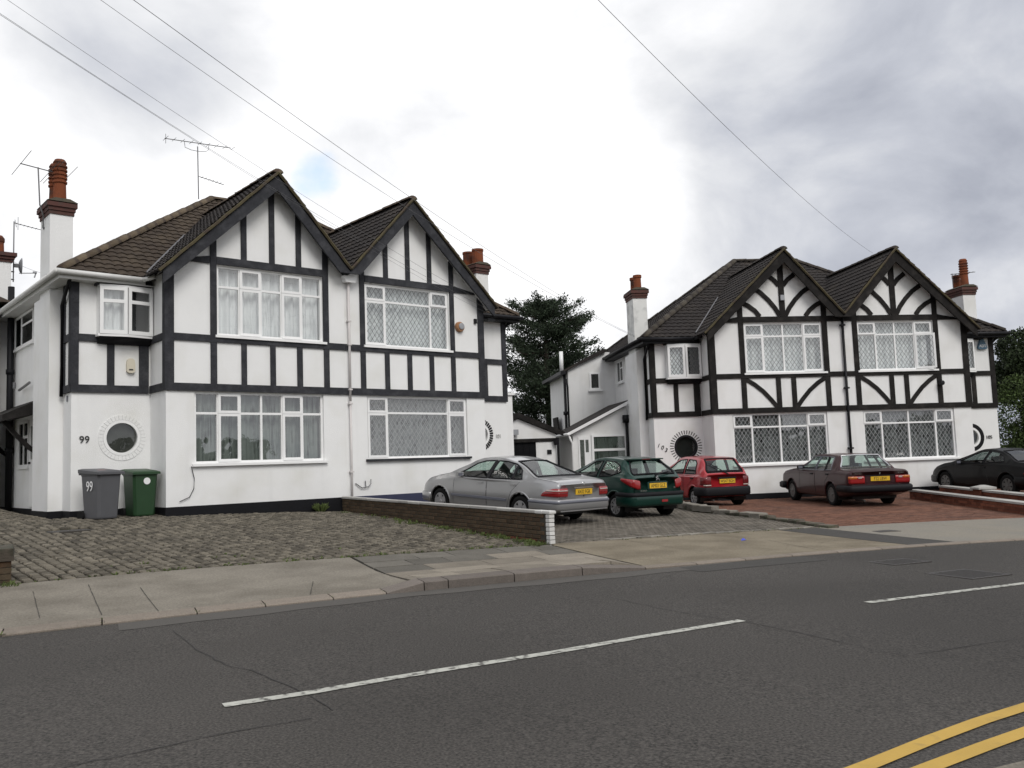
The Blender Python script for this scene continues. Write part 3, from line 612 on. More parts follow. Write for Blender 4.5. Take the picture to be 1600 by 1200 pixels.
    if cfg['style'] == 1:
        for c in (1.65, 2.31, 2.955): board(c-.062+j(), c+.062+j(), 2.505, 3.383)
        board(.22, .905, 5.055, 5.215, d_=.04, zt=(5.09, 5.215)); board(1.055, 3.55, 5.055, 5.215, d_=.04)
        for c in (1.66, 2.31, 2.95): board(c-.063, c+.063, 5.217, 0, zt=(roofl(c-.063)-.06, roofl(c+.063)-.06))
    else:
        for c in (2.06, 2.54): board(c-.072, c+.072, 2.505, 3.383)
        for pts in ([(1.05, 3.36), (1.31, 3.20), (1.57, 2.99), (1.81, 2.73), (1.985, 2.51)], [(3.55, 3.36), (3.29, 3.20), (3.03, 2.99), (2.79, 2.73), (2.615, 2.51)]):
            mb = MB(); mb.strip(pts, .125, -.026, .01); B(mb, 'timber', tim_m)
        board(.22, .905, 5.055, 5.22, d_=.042, zt=(5.09, 5.22)); board(1.055, 3.55, 5.055, 5.22, d_=.042); board(3.697, PIN-.002, 5.055, 5.22, d_=.042)
        board(2.32-.085, 2.32+.085, 5.222, 0, d_=.038, zt=(roofl(2.235)-.06, roofl(2.405)-.06))
        for s_ in (-1, 1):
            for pts in ([(.07, 6.16), (.2, 6.32), (.44, 6.5)], [(.09, 5.24), (.22, 5.47), (.42, 5.72), (.66, 5.95), (.92, 6.12)], [(.72, 5.225), (.86, 5.40), (1.06, 5.55), (1.32, 5.68)]):
                mb = MB(); mb.strip([(2.32+s_*a, b) for a, b in pts], .135, -.03, .01); B(mb, 'timber', tim_m)
    # recess and return timbers
    board(-1.53-.03, -1.405, 2.505, 4.70, RD); board(-1.55, -.046, 2.35, 2.505, RD, .046); board(-1.403, -.046, 3.385, 3.53, RD, .04)
    board(-.865, -.725, 2.507, 3.383, RD)
    board(-.235, -.046, 2.507, 3.383, RD, .05)
    if cfg['oriel']: board(-1.12, -.046, 4.53, 4.70, RD, .2)
    for v0, v1, z0, z1, t in ((.0, RD-.05, 2.35, 2.505, .04), (.13, RD-.05, 3.385, 3.53, .036), (-.0, .13, 2.507, 4.75, .03)):
        mb = MB(); mb.box(-t, .01, v0, v1, z0, z1); B(mb, 'timber', tim_m)
    for v0, v1, z0, z1, t in ((RD, 1.5, 2.35, 2.505, .04), (RD+.12, 1.5, 3.385, 3.53, .036), (RD, RD+.12, 2.507, 4.7, .034), (1.38, 1.5, 2.507, 4.7, .03)):
        mb = MB(); mb.box(-1.53-t, -1.52, v0, v1, z0, z1); B(mb, 'timber', tim_m)
    # --- barge boards
    bt, bh = (-.345, -.29), .33
    def barge(uA, uB, cut=None):
        mb = MB(); zA, zB = roofl(uA)-.02, roofl(uB)-.02; uc = RU+(zA-bh-5.14)/K
        poly = [(uA, bt[0], zA), (uB, bt[0], zB), (uB, bt[0], 5.14), (uc, bt[0], 5.14), (uA, bt[0], zA-bh)] if uB > RU else [(uA, bt[0], zA), (uB, bt[0], zB), (uB, bt[0], zB-bh*(.80 if uB < 0 else 1)), (uA, bt[0], zA-bh)]
        mb.prism(poly, None, (0, bt[1]-bt[0], 0)); return mb
    B(barge(RU, -.17), 'bargeboard', tim_m); B(barge(RU+.001, PIN-.0), 'bargeboard', tim_m)
    mb = MB()
    for uA, uB in ((RU, -.17), (RU, PIN)):
        zA, zB = roofl(uA)-.07, roofl(uB)-.07
        mb.quad((uA, -.29, zA), (uB, -.29, zB), (uB, .02, zB), (uA, .02, zA))
    B(mb, 'soffit', M[cfg['soffit']])
    # --- roofs
    rm = M[cfg['roof']]
    def tiles(mb, P0, A, Bv, poly, course=.215, tw=.20, amp=.026, step=.024):
        A, Bv = np.array(A, float), np.array(Bv, float); A /= np.linalg.norm(A); Bv /= np.linalg.norm(Bv); Nn = np.cross(A, Bv); Nn /= np.linalg.norm(Nn)
        if Nn[2] < 0: Nn = -Nn
        P0 = np.array(P0, float); poly = np.array(poly, float); bmin, bmax = poly[:, 1].min(), poly[:, 1].max()
        def lim(b):
            b = min(max(b, bmin+1e-6), bmax-1e-6); xs_ = []
            for (a0, b0), (a1, b1) in zip(poly, np.roll(poly, -1, 0)):
                if (b0-b)*(b1-b) <= 0 and b0 != b1: xs_.append(a0+(a1-a0)*(b-b0)/(b1-b0))
            return min(xs_), max(xs_)
        da = tw/4; b = bmin; ri = 0
        while b < bmax-1e-4:
            b2 = min(b+course, bmax); l0, r0_ = lim(b); l1, r1 = lim(b2); lo, hi = min(l0, l1), max(r0_, r1)
            g = np.arange(math.floor(lo/da), math.ceil(hi/da)+1)*da; off = .5*tw*(ri % 2)
            if len(g) < 2: break
            h = amp*np.abs(np.cos(math.pi*(g)/tw)); ga, gb = np.clip(g, l0, r0_), np.clip(g, l1, r1)
            jit_ = rng.uniform(-.003, .003, len(g))
            low = P0+np.outer(ga, A)+b*Bv+np.outer(h+step+jit_, Nn); up = P0+np.outer(gb, A)+b2*Bv+np.outer(h, Nn); und = P0+np.outer(ga, A)+b*Bv
            n = len(g); mb.add(list(map(tuple, und))+list(map(tuple, low))+list(map(tuple, up)), [(i, i+1, n+i+1, n+i) for i in range(n-1)]+[(n+i, n+i+1, 2*n+i+1, 2*n+i) for i in range(n-1)])
            b = b2; ri += 1
    sl = math.hypot(1, K)
    EZ, EV, MS = 4.73, .58, .757
    vj = lambda z: EV+(z-EZ)/MS
    zt = roofl(RU)+.05
    slo = math.hypot(1, KO); mbL = MB(); ul = -.26; zl = zt-KO*(RU-ul); W_ = (RU-ul)*slo
    tiles(mbL, (ul, 0, zl), (0, 1, 0), (1, 0, KO), [(-.37, 0), (max(vj(zl), .45), 0), (vj(zt), W_), (-.37, W_)])
    def roof_part(name, mb, mat, poly):
        u_ = MB(); u_.add(poly, [tuple(range(len(poly)))]); r_ = B(u_, name, mat); stuff(B(mb, 'roof_tiles', mat, r_)); return r_
    roof_part('gable_roof', mbL, M[cfg['roofg']], [(ul, -.36, zl-.03), (RU, -.36, zt-.03), (RU, vj(zt), zt-.03), (ul, .45, zl-.03)])
    mbR = MB(); ur = PIN+.0; zr = zt-K*(ur-RU); W2 = (ur-RU)*sl
    tiles(mbR, (ur, 0, zr), (0, 1, 0), (-1, 0, K), [(-.37, 0), (vj(zr), 0), (vj(zt), W2), (-.37, W2)])
    roof_part('gable_roof', mbR, M[cfg['roofg']], [(ur, -.36, zr-.03), (RU, -.36, zt-.03), (RU, vj(zt), zt-.03), (ur, vj(zr), zr-.03)])
    RV, RZ, RL = 5.0, 8.05, 2.95
    fs_ = math.hypot(RV-EV, RZ-EZ)
    mb = MB(); tiles(mb, (-1.83, EV, EZ), (1, 0, 0), (0, RV-EV, RZ-EZ), [(0, 0), (PIN+1.83, 0), (PIN+1.83, fs_), (RL+1.83, fs_)])
    roof_part('main_roof', mb, rm, [(-1.83, EV, EZ-.03), (PIN, EV, EZ-.03), (PIN, RV, RZ-.03), (RL, RV, RZ-.03)])
    ss = math.hypot(RL+1.83, RZ-EZ)
    mb = MB(); tiles(mb, (-1.83, EV, EZ), (0, 1, 0), (RL+1.83, 0, RZ-EZ), [(0, 0), (2*(RV-EV), 0), (RV-EV, ss)])
    roof_part('main_roof', mb, rm, [(-1.83, EV, EZ-.03), (RL, RV, RZ-.03), (-1.83, 2*RV-EV, EZ-.03)])
    mb = MB(); mb.quad((-1.83, 2*RV-EV, EZ), (PIN, 2*RV-EV, EZ), (PIN, RV, RZ), (RL, RV, RZ)); B(mb, 'main_roof', rm)
    # ridge and hip tiles, one object each
    rid = M[cfg['ridge']]
    mbt = MB(); nk = 7; Lr = .44; vs = []
    for a_ in (0, Lr):
        for k in range(nk):
            an = math.pi*(k/(nk-1)); vs.append((a_, .125*math.cos(an), .085*math.sin(an)-.02+(.012 if a_ else 0)))
    mbt.add(vs, [(k, k+1, nk+k+1, nk+k) for k in range(nk-1)]+[tuple(range(nk)), tuple(range(nk, 2*nk))]); tile_me = mbt.mesh('ridge_tile', rid, True)
    def ridge_run(P, Q):
        P, Q = Vector(P), Vector(Q); D = Q-P; n = max(1, int(round(D.length/.425)))
        if side < 0: P.x *= -1; Q.x *= -1; D = Q-P
        X_ = D.normalized(); Y_ = Vector((0, 0, 1)).cross(X_).normalized(); Z_ = X_.cross(Y_)
        for k in range(n):
            p = P+D*(k/n)+Vector((0, 0, random.uniform(-.006, .006)))
            o = link('ridge_tile', tile_me, H); o.matrix_local = Matrix(((X_.x, Y_.x, Z_.x, p.x), (X_.y, Y_.y, Z_.y, p.y), (X_.z, Y_.z, Z_.z, p.z), (0, 0, 0, 1)))
    ridge_run((-1.80, EV+.02, EZ+.05), (RL, RV, RZ+.03)); ridge_run((RL, RV, RZ+.03), (PIN, RV, RZ+.03))
    ridge_run((RU, -.37, zt+.02), (RU, vj(zt)-.1, zt+.02)); ridge_run((-1.80, 2*RV-EV, EZ+.05), (RL, RV, RZ+.03))
    # mossy verge along the gable edge
    mb = MB()
    for uA, uB in ((RU, ul), (RU, ur)):
        P = np.linspace(0, 1, 12)
        pts = [(uA+(uB-uA)*p, -.375, roofl(uA+(uB-uA)*p)+.035+.012*((i % 2))) for i, p in enumerate(P)]
        mb.tube(pts, .036, 5)
    B(mb, 'verge', M[cfg['verge']])
    # valley flashing on the left of the gable
    mb = MB(); zv = zl+.12; us_ = RU-(zt-zv)/KO
    mb.tube([(us_-.02, vj(zv)-.02, zv+.05), (RU-1.0, vj(zt-1.0*KO)-.0, zt-1.0*KO+.06)], .022, 4); B(mb, 'valley_flashing', M['flash'])
    # --- gutters
    gm = M[cfg['gutter']]
    mb = MB(); mb.tube([(-1.9, EV-.03, EZ-.04), (-.28, EV-.03, EZ-.055)], .055, 8); mb.tube([(-.28, EV-.03, EZ-.055), (-.16, .2, EZ-.04)], .05, 8); B(mb, 'gutter', gm, smooth=True)
    mb = MB(); mb.tube([(-1.9, EV-.03, EZ-.04), (-1.9, 9.3, EZ-.05)], .055, 8); B(mb, 'gutter', gm, smooth=True)
    mb = MB(); mb.box(-1.84, -.2, EV+.04, EV+.07, EZ-.16, EZ+.0); mb.box(-1.84, -1.815, EV+.07, 9.2, EZ-.16, EZ); mb.box(-1.815, -.02, EV+.07, RD, EZ-.155, EZ-.14); mb.box(-1.815, -1.54, RD, 9.1, EZ-.155, EZ-.14)
    B(mb, 'eaves_board', M['upvc_grey'] if cfg['gutter'] != 'blackp' else M['blackp'])
    mb = MB(); mb.tube([(-1.62, EV+.1, EZ-.1), (-1.60, 1.2, EZ-.4), (-1.59, 1.44, EZ-.55), (-1.59, 1.44, 2.3)], .036, 7); B(mb, 'side_downpipe', M['blackp'], smooth=True)
    # --- chimney
    ch = MB(); ch.box(-1.745, -1.30, 1.82, 2.62, 4.3, 6.16); chim = B(ch, 'chimney_stack', M[cfg['stack']])
    for k, (g_, zz0, zz1) in enumerate(((.02, 6.16, 6.24), (.04, 6.24, 6.32), (.07, 6.32, 6.41))):
        mb = MB(); mb.box(-1.745-g_, -1.30+g_, 1.82-g_, 2.62+g_, zz0, zz1); B(mb, 'brick_course', M['corbel'], chim)
    mb = MB(); mb.prism([(-1.82, 1.74, 6.43), (-1.22, 1.74, 6.43), (-1.38, 1.74, 6.50), (-1.66, 1.74, 6.50)], None, (0, .94, 0)); B(mb, 'mortar_flaunching', M['mortarcap'], chim)
    for (v, kind) in cfg['pots']:
        if kind == 'tall':
            pr_ = [(.138, 0), (.132, .1), (.122, .40)]
            for k in range(5):
                h = .42+k*.085; pr_ += [(.147, h), (.147, h+.035), (.124, h+.045), (.124, h+.08)]
            pr_ += [(.138, .86), (.10, .93)]
            mb = MB(); mb.lathe(pr_, (-1.52, v, 6.47), 'z', 16)
        elif kind == 'fat':
            mb = MB(); mb.lathe([(.175, 0), (.165, .05), (.16, .38), (.175, .39), (.175, .45), (.13, .46), (.13, .3)], (-1.52, v, 6.47), 'z', 16)
        else:
            mb = MB(); mb.lathe([(.13, 0), (.12, .05), (.115, .36), (.138, .38), (.138, .46), (.10, .47), (.10, .3)], (-1.52, v, 6.47), 'z', 16)
        B(mb, 'chimney_pot', M['terracotta'], chim, smooth=False)
    mb = MB(); mb.prism([(-1.76, 1.80, 4.72), (-1.28, 1.80, 4.72), (-1.28, 1.80, 5.2), (-1.4, 1.80, 5.1), (-1.52, 1.80, 5.0), (-1.64, 1.80, 4.9), (-1.76, 1.80, 4.82)], None, (0, .02, 0)); B(mb, 'step_flashing', M['flash'], chim)
    # --- windows
    def window(u0, u1, z0, z1, cols, tr, cas, leadm, curt, v=.05, sill=None, open_=None, plain_bottom=()):
        """cols: relative widths; tr: transom height fraction from the top; cas: set of (col, row) opening lights; row 0 = top"""
        fw = .05; bw = .048; wmb = MB(); W0 = u1-u0; ed = np.r_[0, np.cumsum(cols)]/sum(cols)*(W0-fw)+u0+fw/2
        zt_ = z1-(z1-z0)*tr
        wmb.box(u0, u1, v, v+.07, z1-fw, z1); wmb.box(u0, u1, v, v+.07, z0, z0+fw)
        wmb.box(u0, u0+fw, v+.001, v+.069, z0+fw, z1-fw); wmb.box(u1-fw, u1, v+.001, v+.069, z0+fw, z1-fw)
        for e_ in ed[1:-1]: wmb.box(e_-bw/2, e_+bw/2, v+.002, v+.068, z0+fw, z1-fw)
        for a, b in zip(ed[:-1], ed[1:]): wmb.box(a+bw/2, b-bw/2, v+.003, v+.066, zt_-bw/2, zt_+bw/2)
        Wn = B(wmb, 'window', M['upvc'])
        for c in range(len(cols)):
            for r_, (za, zb) in enumerate(((zt_+bw/2, z1-fw), (z0+fw, zt_-bw/2))):
                a, b = ed[c]+bw/2, ed[c+1]-bw/2
                if c == 0: a = u0+fw
                if c == len(cols)-1: b = u1-fw
                pv = v+.03
                if (c, r_) in cas:
                    cw = .055; mb = MB(); a2, b2, y2, z2 = a-.02, b+.02, za-.02, zb+.02; f_, bk = v-.022, v-.001
                    op = open_ == (c, r_)
                    mb.box(a2, b2, f_, bk, z2-cw, z2); mb.box(a2, b2, f_, bk, y2, y2+cw); mb.box(a2, a2+cw, f_, bk, y2+cw, z2-cw); mb.box(b2-cw, b2, f_, bk, y2+cw, z2-cw)
                    a, b, za, zb = a2+cw, b2-cw, y2+cw, z2-cw; pv = v-.012
                    if op:   # hinged on the party-wall side jamb: swing outward
                        hinge = b2; an = R(24); ca, sa = math.cos(an), math.sin(an)
                        rot = lambda p: (hinge+(p[0]-hinge)*ca+(p[1]-f_)*sa*0, f_+(p[0]-hinge)*sa+(p[1]-f_), p[2])
                        mb.v = [rot(p) for p in mb.v]
                    B(mb, 'casement', M['upvc'], Wn)
                else: op = False
                mb = MB(); mb.quad((a, pv, za), (b, pv, za), (b, pv, zb), (a, pv, zb))
                if op: mb.v = [rot(p) for p in mb.v]
                B(mb, 'pane', M['glass'], Wn)
                if leadm and not ((c, r_) in plain_bottom):
                    mb = MB(); px_, pz_ = .124, .175; lw = .0048; lv = pv-.004
                    for sg in (-1, 1):
                        nd = int((b-a)/px_+(zb-za)/pz_)+2
                        for k in range(-nd, nd+1):
                            # line: (u-a)/px_ - sg*(z-za)/pz_ = k
                            pts = []
                            for uu in (a, b):
                                zz_ = za+sg*((uu-a)/px_-k)*pz_
                                if za <= zz_ <= zb: pts.append((uu, zz_))
                            for z_ in (za, zb):
                                uu = a+px_*(k+sg*(z_-za)/pz_)
                                if a < uu < b: pts.append((uu, z_))
                            if len(pts) >= 2:
                                p, q = np.array(pts[0]), np.array(pts[-1])
                                if np.linalg.norm(p-q) > .02:
                                    t_ = (q-p)/np.linalg.norm(q-p); m_ = np.array((-t_[1], t_[0]))*lw
                                    mb.quad((p[0]+m_[0], lv, p[1]+m_[1]), (q[0]+m_[0], lv, q[1]+m_[1]), (q[0]-m_[0], lv, q[1]-m_[1]), (p[0]-m_[0], lv, p[1]-m_[1]))
                    if op: mb.v = [rot(p) for p in mb.v]
                    if mb.f: B(mb, 'leading', M[leadm], Wn)
        n = 160; us2 = np.linspace(u0-.02, u1+.02, n); mb = MB(); ph_ = random.uniform(0, 6); dv = v+.19+.03*np.sin(us2*38+ph_+.8*np.sin(us2*5+ph_))+.025*np.sin(us2*21+1+2*ph_)
        mb.add([(a, b, z0-.02) for a, b in zip(us2, dv)]+[(a, b, z1+.02) for a, b in zip(us2, dv)], [(i, i+1, n+i+1, n+i) for i in range(n-1)])
        B(mb, 'curtain', M[curt], Wn, smooth=True)
        mb = MB(); mb.box(u0-.1, u1+.1, v+.7, v+.72, z0-.1, z1+.1); B(mb, 'room_back', M['interior'], Wn)
        if sill:
            mb = MB(); mb.box(u0-.06, u1+.06, -.075, v+.04, z0-.055, z0-.002); B(mb, 'sill', M[sill], Wn)
        return Wn
    window(*UW, *cfg['uw'][:3], cfg['uw'][3], cfg['uw'][4], sill='upvc', open_=cfg.get('open'))
    window(*LW, *cfg['lw'][:3], cfg['lw'][3], cfg['lw'][4], sill=cfg['sill'])
    # oriel in the recess
    if cfg['oriel']:
        a, b, vf = cfg.get('oa', -1.07), -.03, RD-.29; z0, z1 = 3.53, 4.50; m_ = (a+b)/2
        mb = MB(); mb.prism([(a-.03, vf+.06, z0), (m_, vf-.04, z0), (b, vf+.06, z0), (b, RD, z0), (a-.03, RD, z0)], None, (0, 0, -.05)); W2_ = B(mb, 'oriel_window', M['upvc'])
        mb = MB(); mb.prism([(a, vf+.08, z0-.05), (m_, vf, z0-.05), (b, vf+.08, z0-.05), (b, RD-.05, z0-.16), (a, RD-.05, z0-.16)], None, (0, 0, -.03)); B(mb, 'oriel_base', M['plinth_black'], W2_)
        mb = MB(); mb.prism([(a, vf+.07, z1), (m_, vf-.02, z1), (b, vf+.07, z1), (b, RD, z1), (a, RD, z1)], None, (0, 0, .045)); B(mb, 'oriel_head', M['upvc'], W2_)
        mb = MB(); mb.box(a, a+.03, vf+.07, RD, z0, z1); B(mb, 'oriel_cheek', M['upvc'], W2_)
        for (ua, ub, va, vb, op) in ((a, m_-.01, vf+.06, vf-.025, False), (m_+.01, b, vf-.025, vf+.06, True)):
            mb = MB()
            def P(t, z, dv=0): return (ua+(ub-ua)*t, va+(vb-va)*t+dv, z)
            def bar(t0, t1, za, zb, dv0=-.02, dv1=.04):
                vs = [P(t0, za, dv0), P(t1, za, dv0), P(t1, zb, dv0), P(t0, zb, dv0), P(t0, za, dv1), P(t1, za, dv1), P(t1, zb, dv1), P(t0, zb, dv1)]
                mb.add(vs, [(0,1,2,3), (7,6,5,4), (0,4,5,1), (1,5,6,2), (2,6,7,3), (3,7,4,0)])
            w_ = .13
            bar(0, w_, z0, z1); bar(1-w_, 1, z0, z1); bar(w_, 1-w_, z0, z0+.08, -.018); bar(w_, 1-w_, z1-.07, z1, -.018)
            if cfg['style'] == 1 and cfg['lead'] is None: bar(w_, 1-w_, z0+.64, z0+.71, -.018)
            B(mb, 'casement', M['upvc'], W2_)
            mb = MB(); mb.quad(P(w_, z0+.08, .01), P(1-w_, z0+.08, .01), P(1-w_, z1-.07, .01), P(w_, z1-.07, .01)); B(mb, 'pane', M['glass'], W2_)
            if cfg['lead']:
                mb = MB(); za, zb = z0+.08, z1-.07; aa, bb = 0, (ub-ua)*(1-2*w_)
                for sg in (-1, 1):
                    for k in range(-12, 13):
                        pts = []
                        for uu in (aa, bb):
                            zz_ = za+sg*(uu/.11-k)*.165
                            if za <= zz_ <= zb: pts.append((uu, zz_))
                        for z_ in (za, zb):
                            uu = .11*(k+sg*(z_-za)/.165)
                            if aa < uu < bb: pts.append((uu, z_))
                        if len(pts) >= 2:
                            (p0, q0), (p1, q1) = pts[0], pts[-1]
                            f_ = lambda u_: w_+(1-2*w_)*u_/bb
                            mb.quad(P(f_(p0), q0-.012, .002), P(f_(p1), q1-.012, .002), P(f_(p1), q1+.012, .002), P(f_(p0), q0+.012, .002))
                B(mb, 'leading', M['lead'], W2_)
        mb = MB(); n = 24; us2 = np.linspace(a+.04, m_-.02, n); mb.add([(u_, RD-.12+.03*math.sin(u_*40), z0) for u_ in us2]+[(u_, RD-.12+.03*math.sin(u_*40), z1) for u_ in us2], [(i, i+1, n+i+1, n+i) for i in range(n-1)]); B(mb, 'curtain', M['net_light' if cfg['lead'] is None else 'net_lead'], W2_)
        mb = MB(); mb.box(a+.03, b, RD-.045, RD-.04, z0, z1); B(mb, 'room_back', M['interior'], W2_)
    # porthole
    pk = cfg['porthole']
    mb = MB()
    def ringm(r0_, r1_, v0, v1, n=48):
        vs, fs = [], []
        for k in range(n):
            a = 2*math.pi*k/n
            for r_, v_ in ((r0_, v0), (r1_, v0), (r1_, v1), (r0_, v1)): vs.append((pc[0]+r_*math.cos(a), v_, pc[1]+r_*math.sin(a)))
        for k in range(n):
            q = (k+1) % n
            fs += [(k*4+i, k*4+(i+1) % 4, q*4+(i+1) % 4, q*4+i) for i in range(4)]
        return vs, fs
    mb.add(*ringm(pr-.06, pr, RD-.015, RD+.1)); PW = B(mb, 'porthole_window', M['blackp' if pk == 'spokes' else 'upvc'])
    mb = MB(); n = 40; mb.add([(pc[0]+(pr-.055)*math.cos(2*math.pi*k/n), RD+.05, pc[1]+(pr-.055)*math.sin(2*math.pi*k/n)) for k in range(n)], [tuple(range(n))]); B(mb, 'pane', M['glass_dark'], PW)
    mb = MB(); mb.box(pc[0]-.45, pc[0]+.45, RD+.10, RD+.12, pc[1]-.45, pc[1]+.45); B(mb, 'frosted_backing', M['frost' if pk == 'white' else 'interior'], PW)
    nv = 36
    if pk == 'ring':
        mb = MB(); mb.add(*ringm(.325, .435, RD-.02, RD+.005)); B(mb, 'painted_ring', M['plinth_black'], PW)
    else:
        for k in range(nv):
            a0, a1 = 2*math.pi*(k+.06)/nv, 2*math.pi*(k+.94)/nv
            if pk == 'white': ra, rb, dz = .37, .465, .012
            elif pk == 'tick': ra, rb, dz = .325, .435, .016; a0, a1 = 2*math.pi*(k+.1)/nv, 2*math.pi*(k+.72)/nv
            else: ra, rb, dz = .385, .50, .012; a0, a1 = 2*math.pi*(k+.30)/nv, 2*math.pi*(k+.58)/nv
            P = [(pc[0]+r_*math.cos(a), RD-dz, pc[1]+r_*math.sin(a)) for r_, a in ((ra, a0), (rb, a0), (rb, a1), (ra, a1))]
            mb = MB(); mb.prism(P, None, (0, dz+.004, 0)); B(mb, 'brick', M['render_white'] if pk == 'white' else M['plinth_black'], PW)
    return H

def text_on(H, side, txt, u, v, z, size, mat, name, tilt=0, xs=1.0):
    me = text_mesh(txt, size, .006, name, mat, xs)
    o = link(name, me, H); o.location = (u, v, z); o.rotation_euler = (math.pi/2, 0, 0); 
    if tilt: o.rotation_euler = (math.pi/2, tilt, 0)
    return o
H99 = mkhouse(FL, 1, dict(label='leftmost half-timbered house, numbered 99, with plain-glazed windows and white gutters', wall='render_white', timber='timber_grey', plinth='plinth_black', style=1, oriel=True, lead=None,
    soffit='timber_grey', roof='roofbrown', roofg='roofdark', ridge='ridge', verge='moss', gutter='upvc_grey', stack='render_white', pots=[(2.02, 'tall'), (2.36, 'tall')], sill='upvc',
    uw=([1, 1, 1, 1, 1], .30, {(1, 0), (1, 1), (3, 0), (3, 1)}, None, 'net_light'), lw=([1, 1, 1, 1, 1, 1], .30, {(1, 0), (1, 1), (4, 0), (4, 1)}, None, 'net_drape'), porthole='white'))
H101 = mkhouse(FL, -1, dict(label='half-timbered house with round brown alarm box, joined on the right of number 99', wall='render_white', timber='timber_grey', plinth='plinth_blue', style=1, oriel=False, lead='lead',
    soffit='render_white', roof='roofbrown', roofg='roofdark', ridge='ridge', verge='moss', gutter='blackp', stack='render_white', pots=[(2.0, 'fat'), (2.45, 'fat')], sill='timber_grey',
    uw=([.215, .55, .235], .27, {(0, 0), (2, 0), (2, 1)}, 'lead', 'net_lead'), lw=([.19, .62, .19], .27, {(0, 0), (0, 1), (2, 0), (2, 1)}, 'leadw', 'net_dark'), porthole='tick'))
H103 = mkhouse(FR, 1, dict(label='half-timbered house with curved braces and grimy white chimney, behind the green and red cars', wall='render_white2', timber='timber_black', plinth='plinth_black', style=2, oriel=True, lead='lead',
    soffit='timber_black', roof='roofdark', roofg='roofdark', ridge='ridged', verge='moss', gutter='blackp', stack='render_dirty', pots=[(2.0, 'short'), (2.4, 'short')], sill='upvc',
    uw=([.24, .26, .26, .24], .27, {(0, 0), (0, 1), (3, 0), (3, 1)}, 'lead', 'net_lead'), lw=([.2, .3, .3, .2], .27, {(0, 0), (3, 0)}, 'leadw', 'net_dark'), porthole='spokes'))
H105 = mkhouse(FR, -1, dict(label='rightmost half-timbered house, numbered 105, with curved braces and a blue alarm box', wall='render_white2', timber='timber_black', plinth='plinth_black', style=2, oriel=True, lead='lead',
    soffit='timber_black', roof='roofdark', roofg='roofdark', ridge='ridged', verge='moss', gutter='blackp', stack='render_white2', pots=[(2.0, 'tall'), (2.42, 'short')], sill='upvc',
    uw=([.24, .26, .26, .24], .27, {(0, 0), (3, 0), (0, 1)}, 'lead', 'net_lead'), lw=([.2, .3, .3, .2], .27, {(0, 0), (3, 0)}, 'leadw', 'net_dark'), porthole='ring', oa=-.74, open=(0, 1)))
text_on(H99, 1, '99', -1.285, .915, 1.40, .20, M['ink'], 'house_number')
text_on(H101, -1, '101', 1.18, .915, 1.39, .15, M['inkgrey'], 'house_number', 0, .9)
for t_, u, z in (('1', -1.42, 1.50), ('0', -1.30, 1.44), ('3', -1.19, 1.36)): text_on(H103, 1, t_, u, .915, z, .17, M['ink'], 'house_number', R(22))
text_on(H105, -1, '105', 1.17, .915, 1.42, .15, M['ink'], 'house_number')
# fittings on the fronts
def part(H, name, mat, mb, smooth=False): return mb.build(name, M[mat], H, smooth)
mb = MB(); mb.prism([(-.49, .93, 2.80), (-.45, .93, 2.77), (-.37, .93, 2.77), (-.33, .93, 2.80), (-.325, .93, 2.95), (-.34, .93, 3.04), (-.38, .93, 3.07), (-.44, .93, 3.07), (-.48, .93, 3.04), (-.495, .93, 2.95)], None, (0, -.07, 0)); ab = part(H99, 'alarm_box', 'cream', mb)
mb = MB(); mb.box(-.45, -.37, .85, .86, 2.825, 2.85); mb.build('lens', M['ink'], ab)
mb = MB(); mb.box(-1.535, -1.545, 1.16, 1.24, 2.18, 2.3); part(H99, 'vent', 'trimgrey', mb)
# white hopper and downpipe on the party line of 99/101
mb = MB(); mb.prism([(4.02, -.02, 5.12), (4.36, -.02, 5.12), (4.32, -.02, 4.97), (4.06, -.02, 4.97)], None, (0, -.16, 0)); dp = part(H99, 'rain_hopper', 'upvc', mb)
mb = MB(); mb.tube([(4.19, -.06, 4.98), (4.19, -.06, 2.2)], .031, 8); mb.tube([(4.19, -.06, 2.2), (4.19, -.06, -.36)], .026, 8); part(H99, 'downpipe', 'pipewhite', mb, True)
for z in (4.05, 3.5, 2.45, 2.12, .55): part(H99, 'pipe_bracket', 'pipewhite', MB().box(4.145, 4.235, -.10, 0, z, z+.035))
mb = MB(); mb.tube([(.50, -.03, .80), (.56, -.03, .55), (.55, -.03, .35), (.46, -.03, .18), (.26, -.03, .10)], .008, 5); part(H99, 'loose_cable', 'blackp', mb)
mb = MB(); mb.tube([(4.30-8.2, -.03, .30), (4.46-8.2, -.04, .19), (4.62-8.2, -.06, .21), (4.70-8.2, -.05, .28), (4.70-8.2, -.05, .38)], .012, 5); mb.tube([(4.56-8.2, -.03, .35), (4.56-8.2, -.05, .2)], .012, 5)
part(H101, 'garden_tap', 'aerial', mb)
mb = MB(); mb.lathe([(.135, 0), (.135, -.05), (.115, -.09), (.07, -.095)], (-.76, 0, 4.17), 'y', 20); al = part(H101, 'alarm_box', 'orange', mb)
mb = MB(); mb.lathe([(.085, 0), (.085, -.02), (.06, -.03)], (-.75, -.095, 4.18), 'y', 16); mb.build('siren', M['greysiren'], al)
mb = MB(); mb.box(-.02, .2, -.3, -.24, 4.35, 4.42); mb.box(-.3+.02, -.2, -.05, -.01, 4.30, 4.42); part(H101, 'security_light', 'blackp', mb)
mb = MB(); mb.tube([(4.17, -.07, 5.15), (4.17, -.07, -.2)], .04, 8); part(H103, 'downpipe', 'blackp', mb, True)
for z in (4.9, 3.0, 1.2): part(H103, 'pipe_bracket', 'blackp', MB().box(4.1, 4.24, -.12, 0, z, z+.05))
mb = MB(); mb.box(2.26, 2.38, -.10, -.04, 5.70, 5.86); part(H103, 'gable_light', 'greysiren', mb)
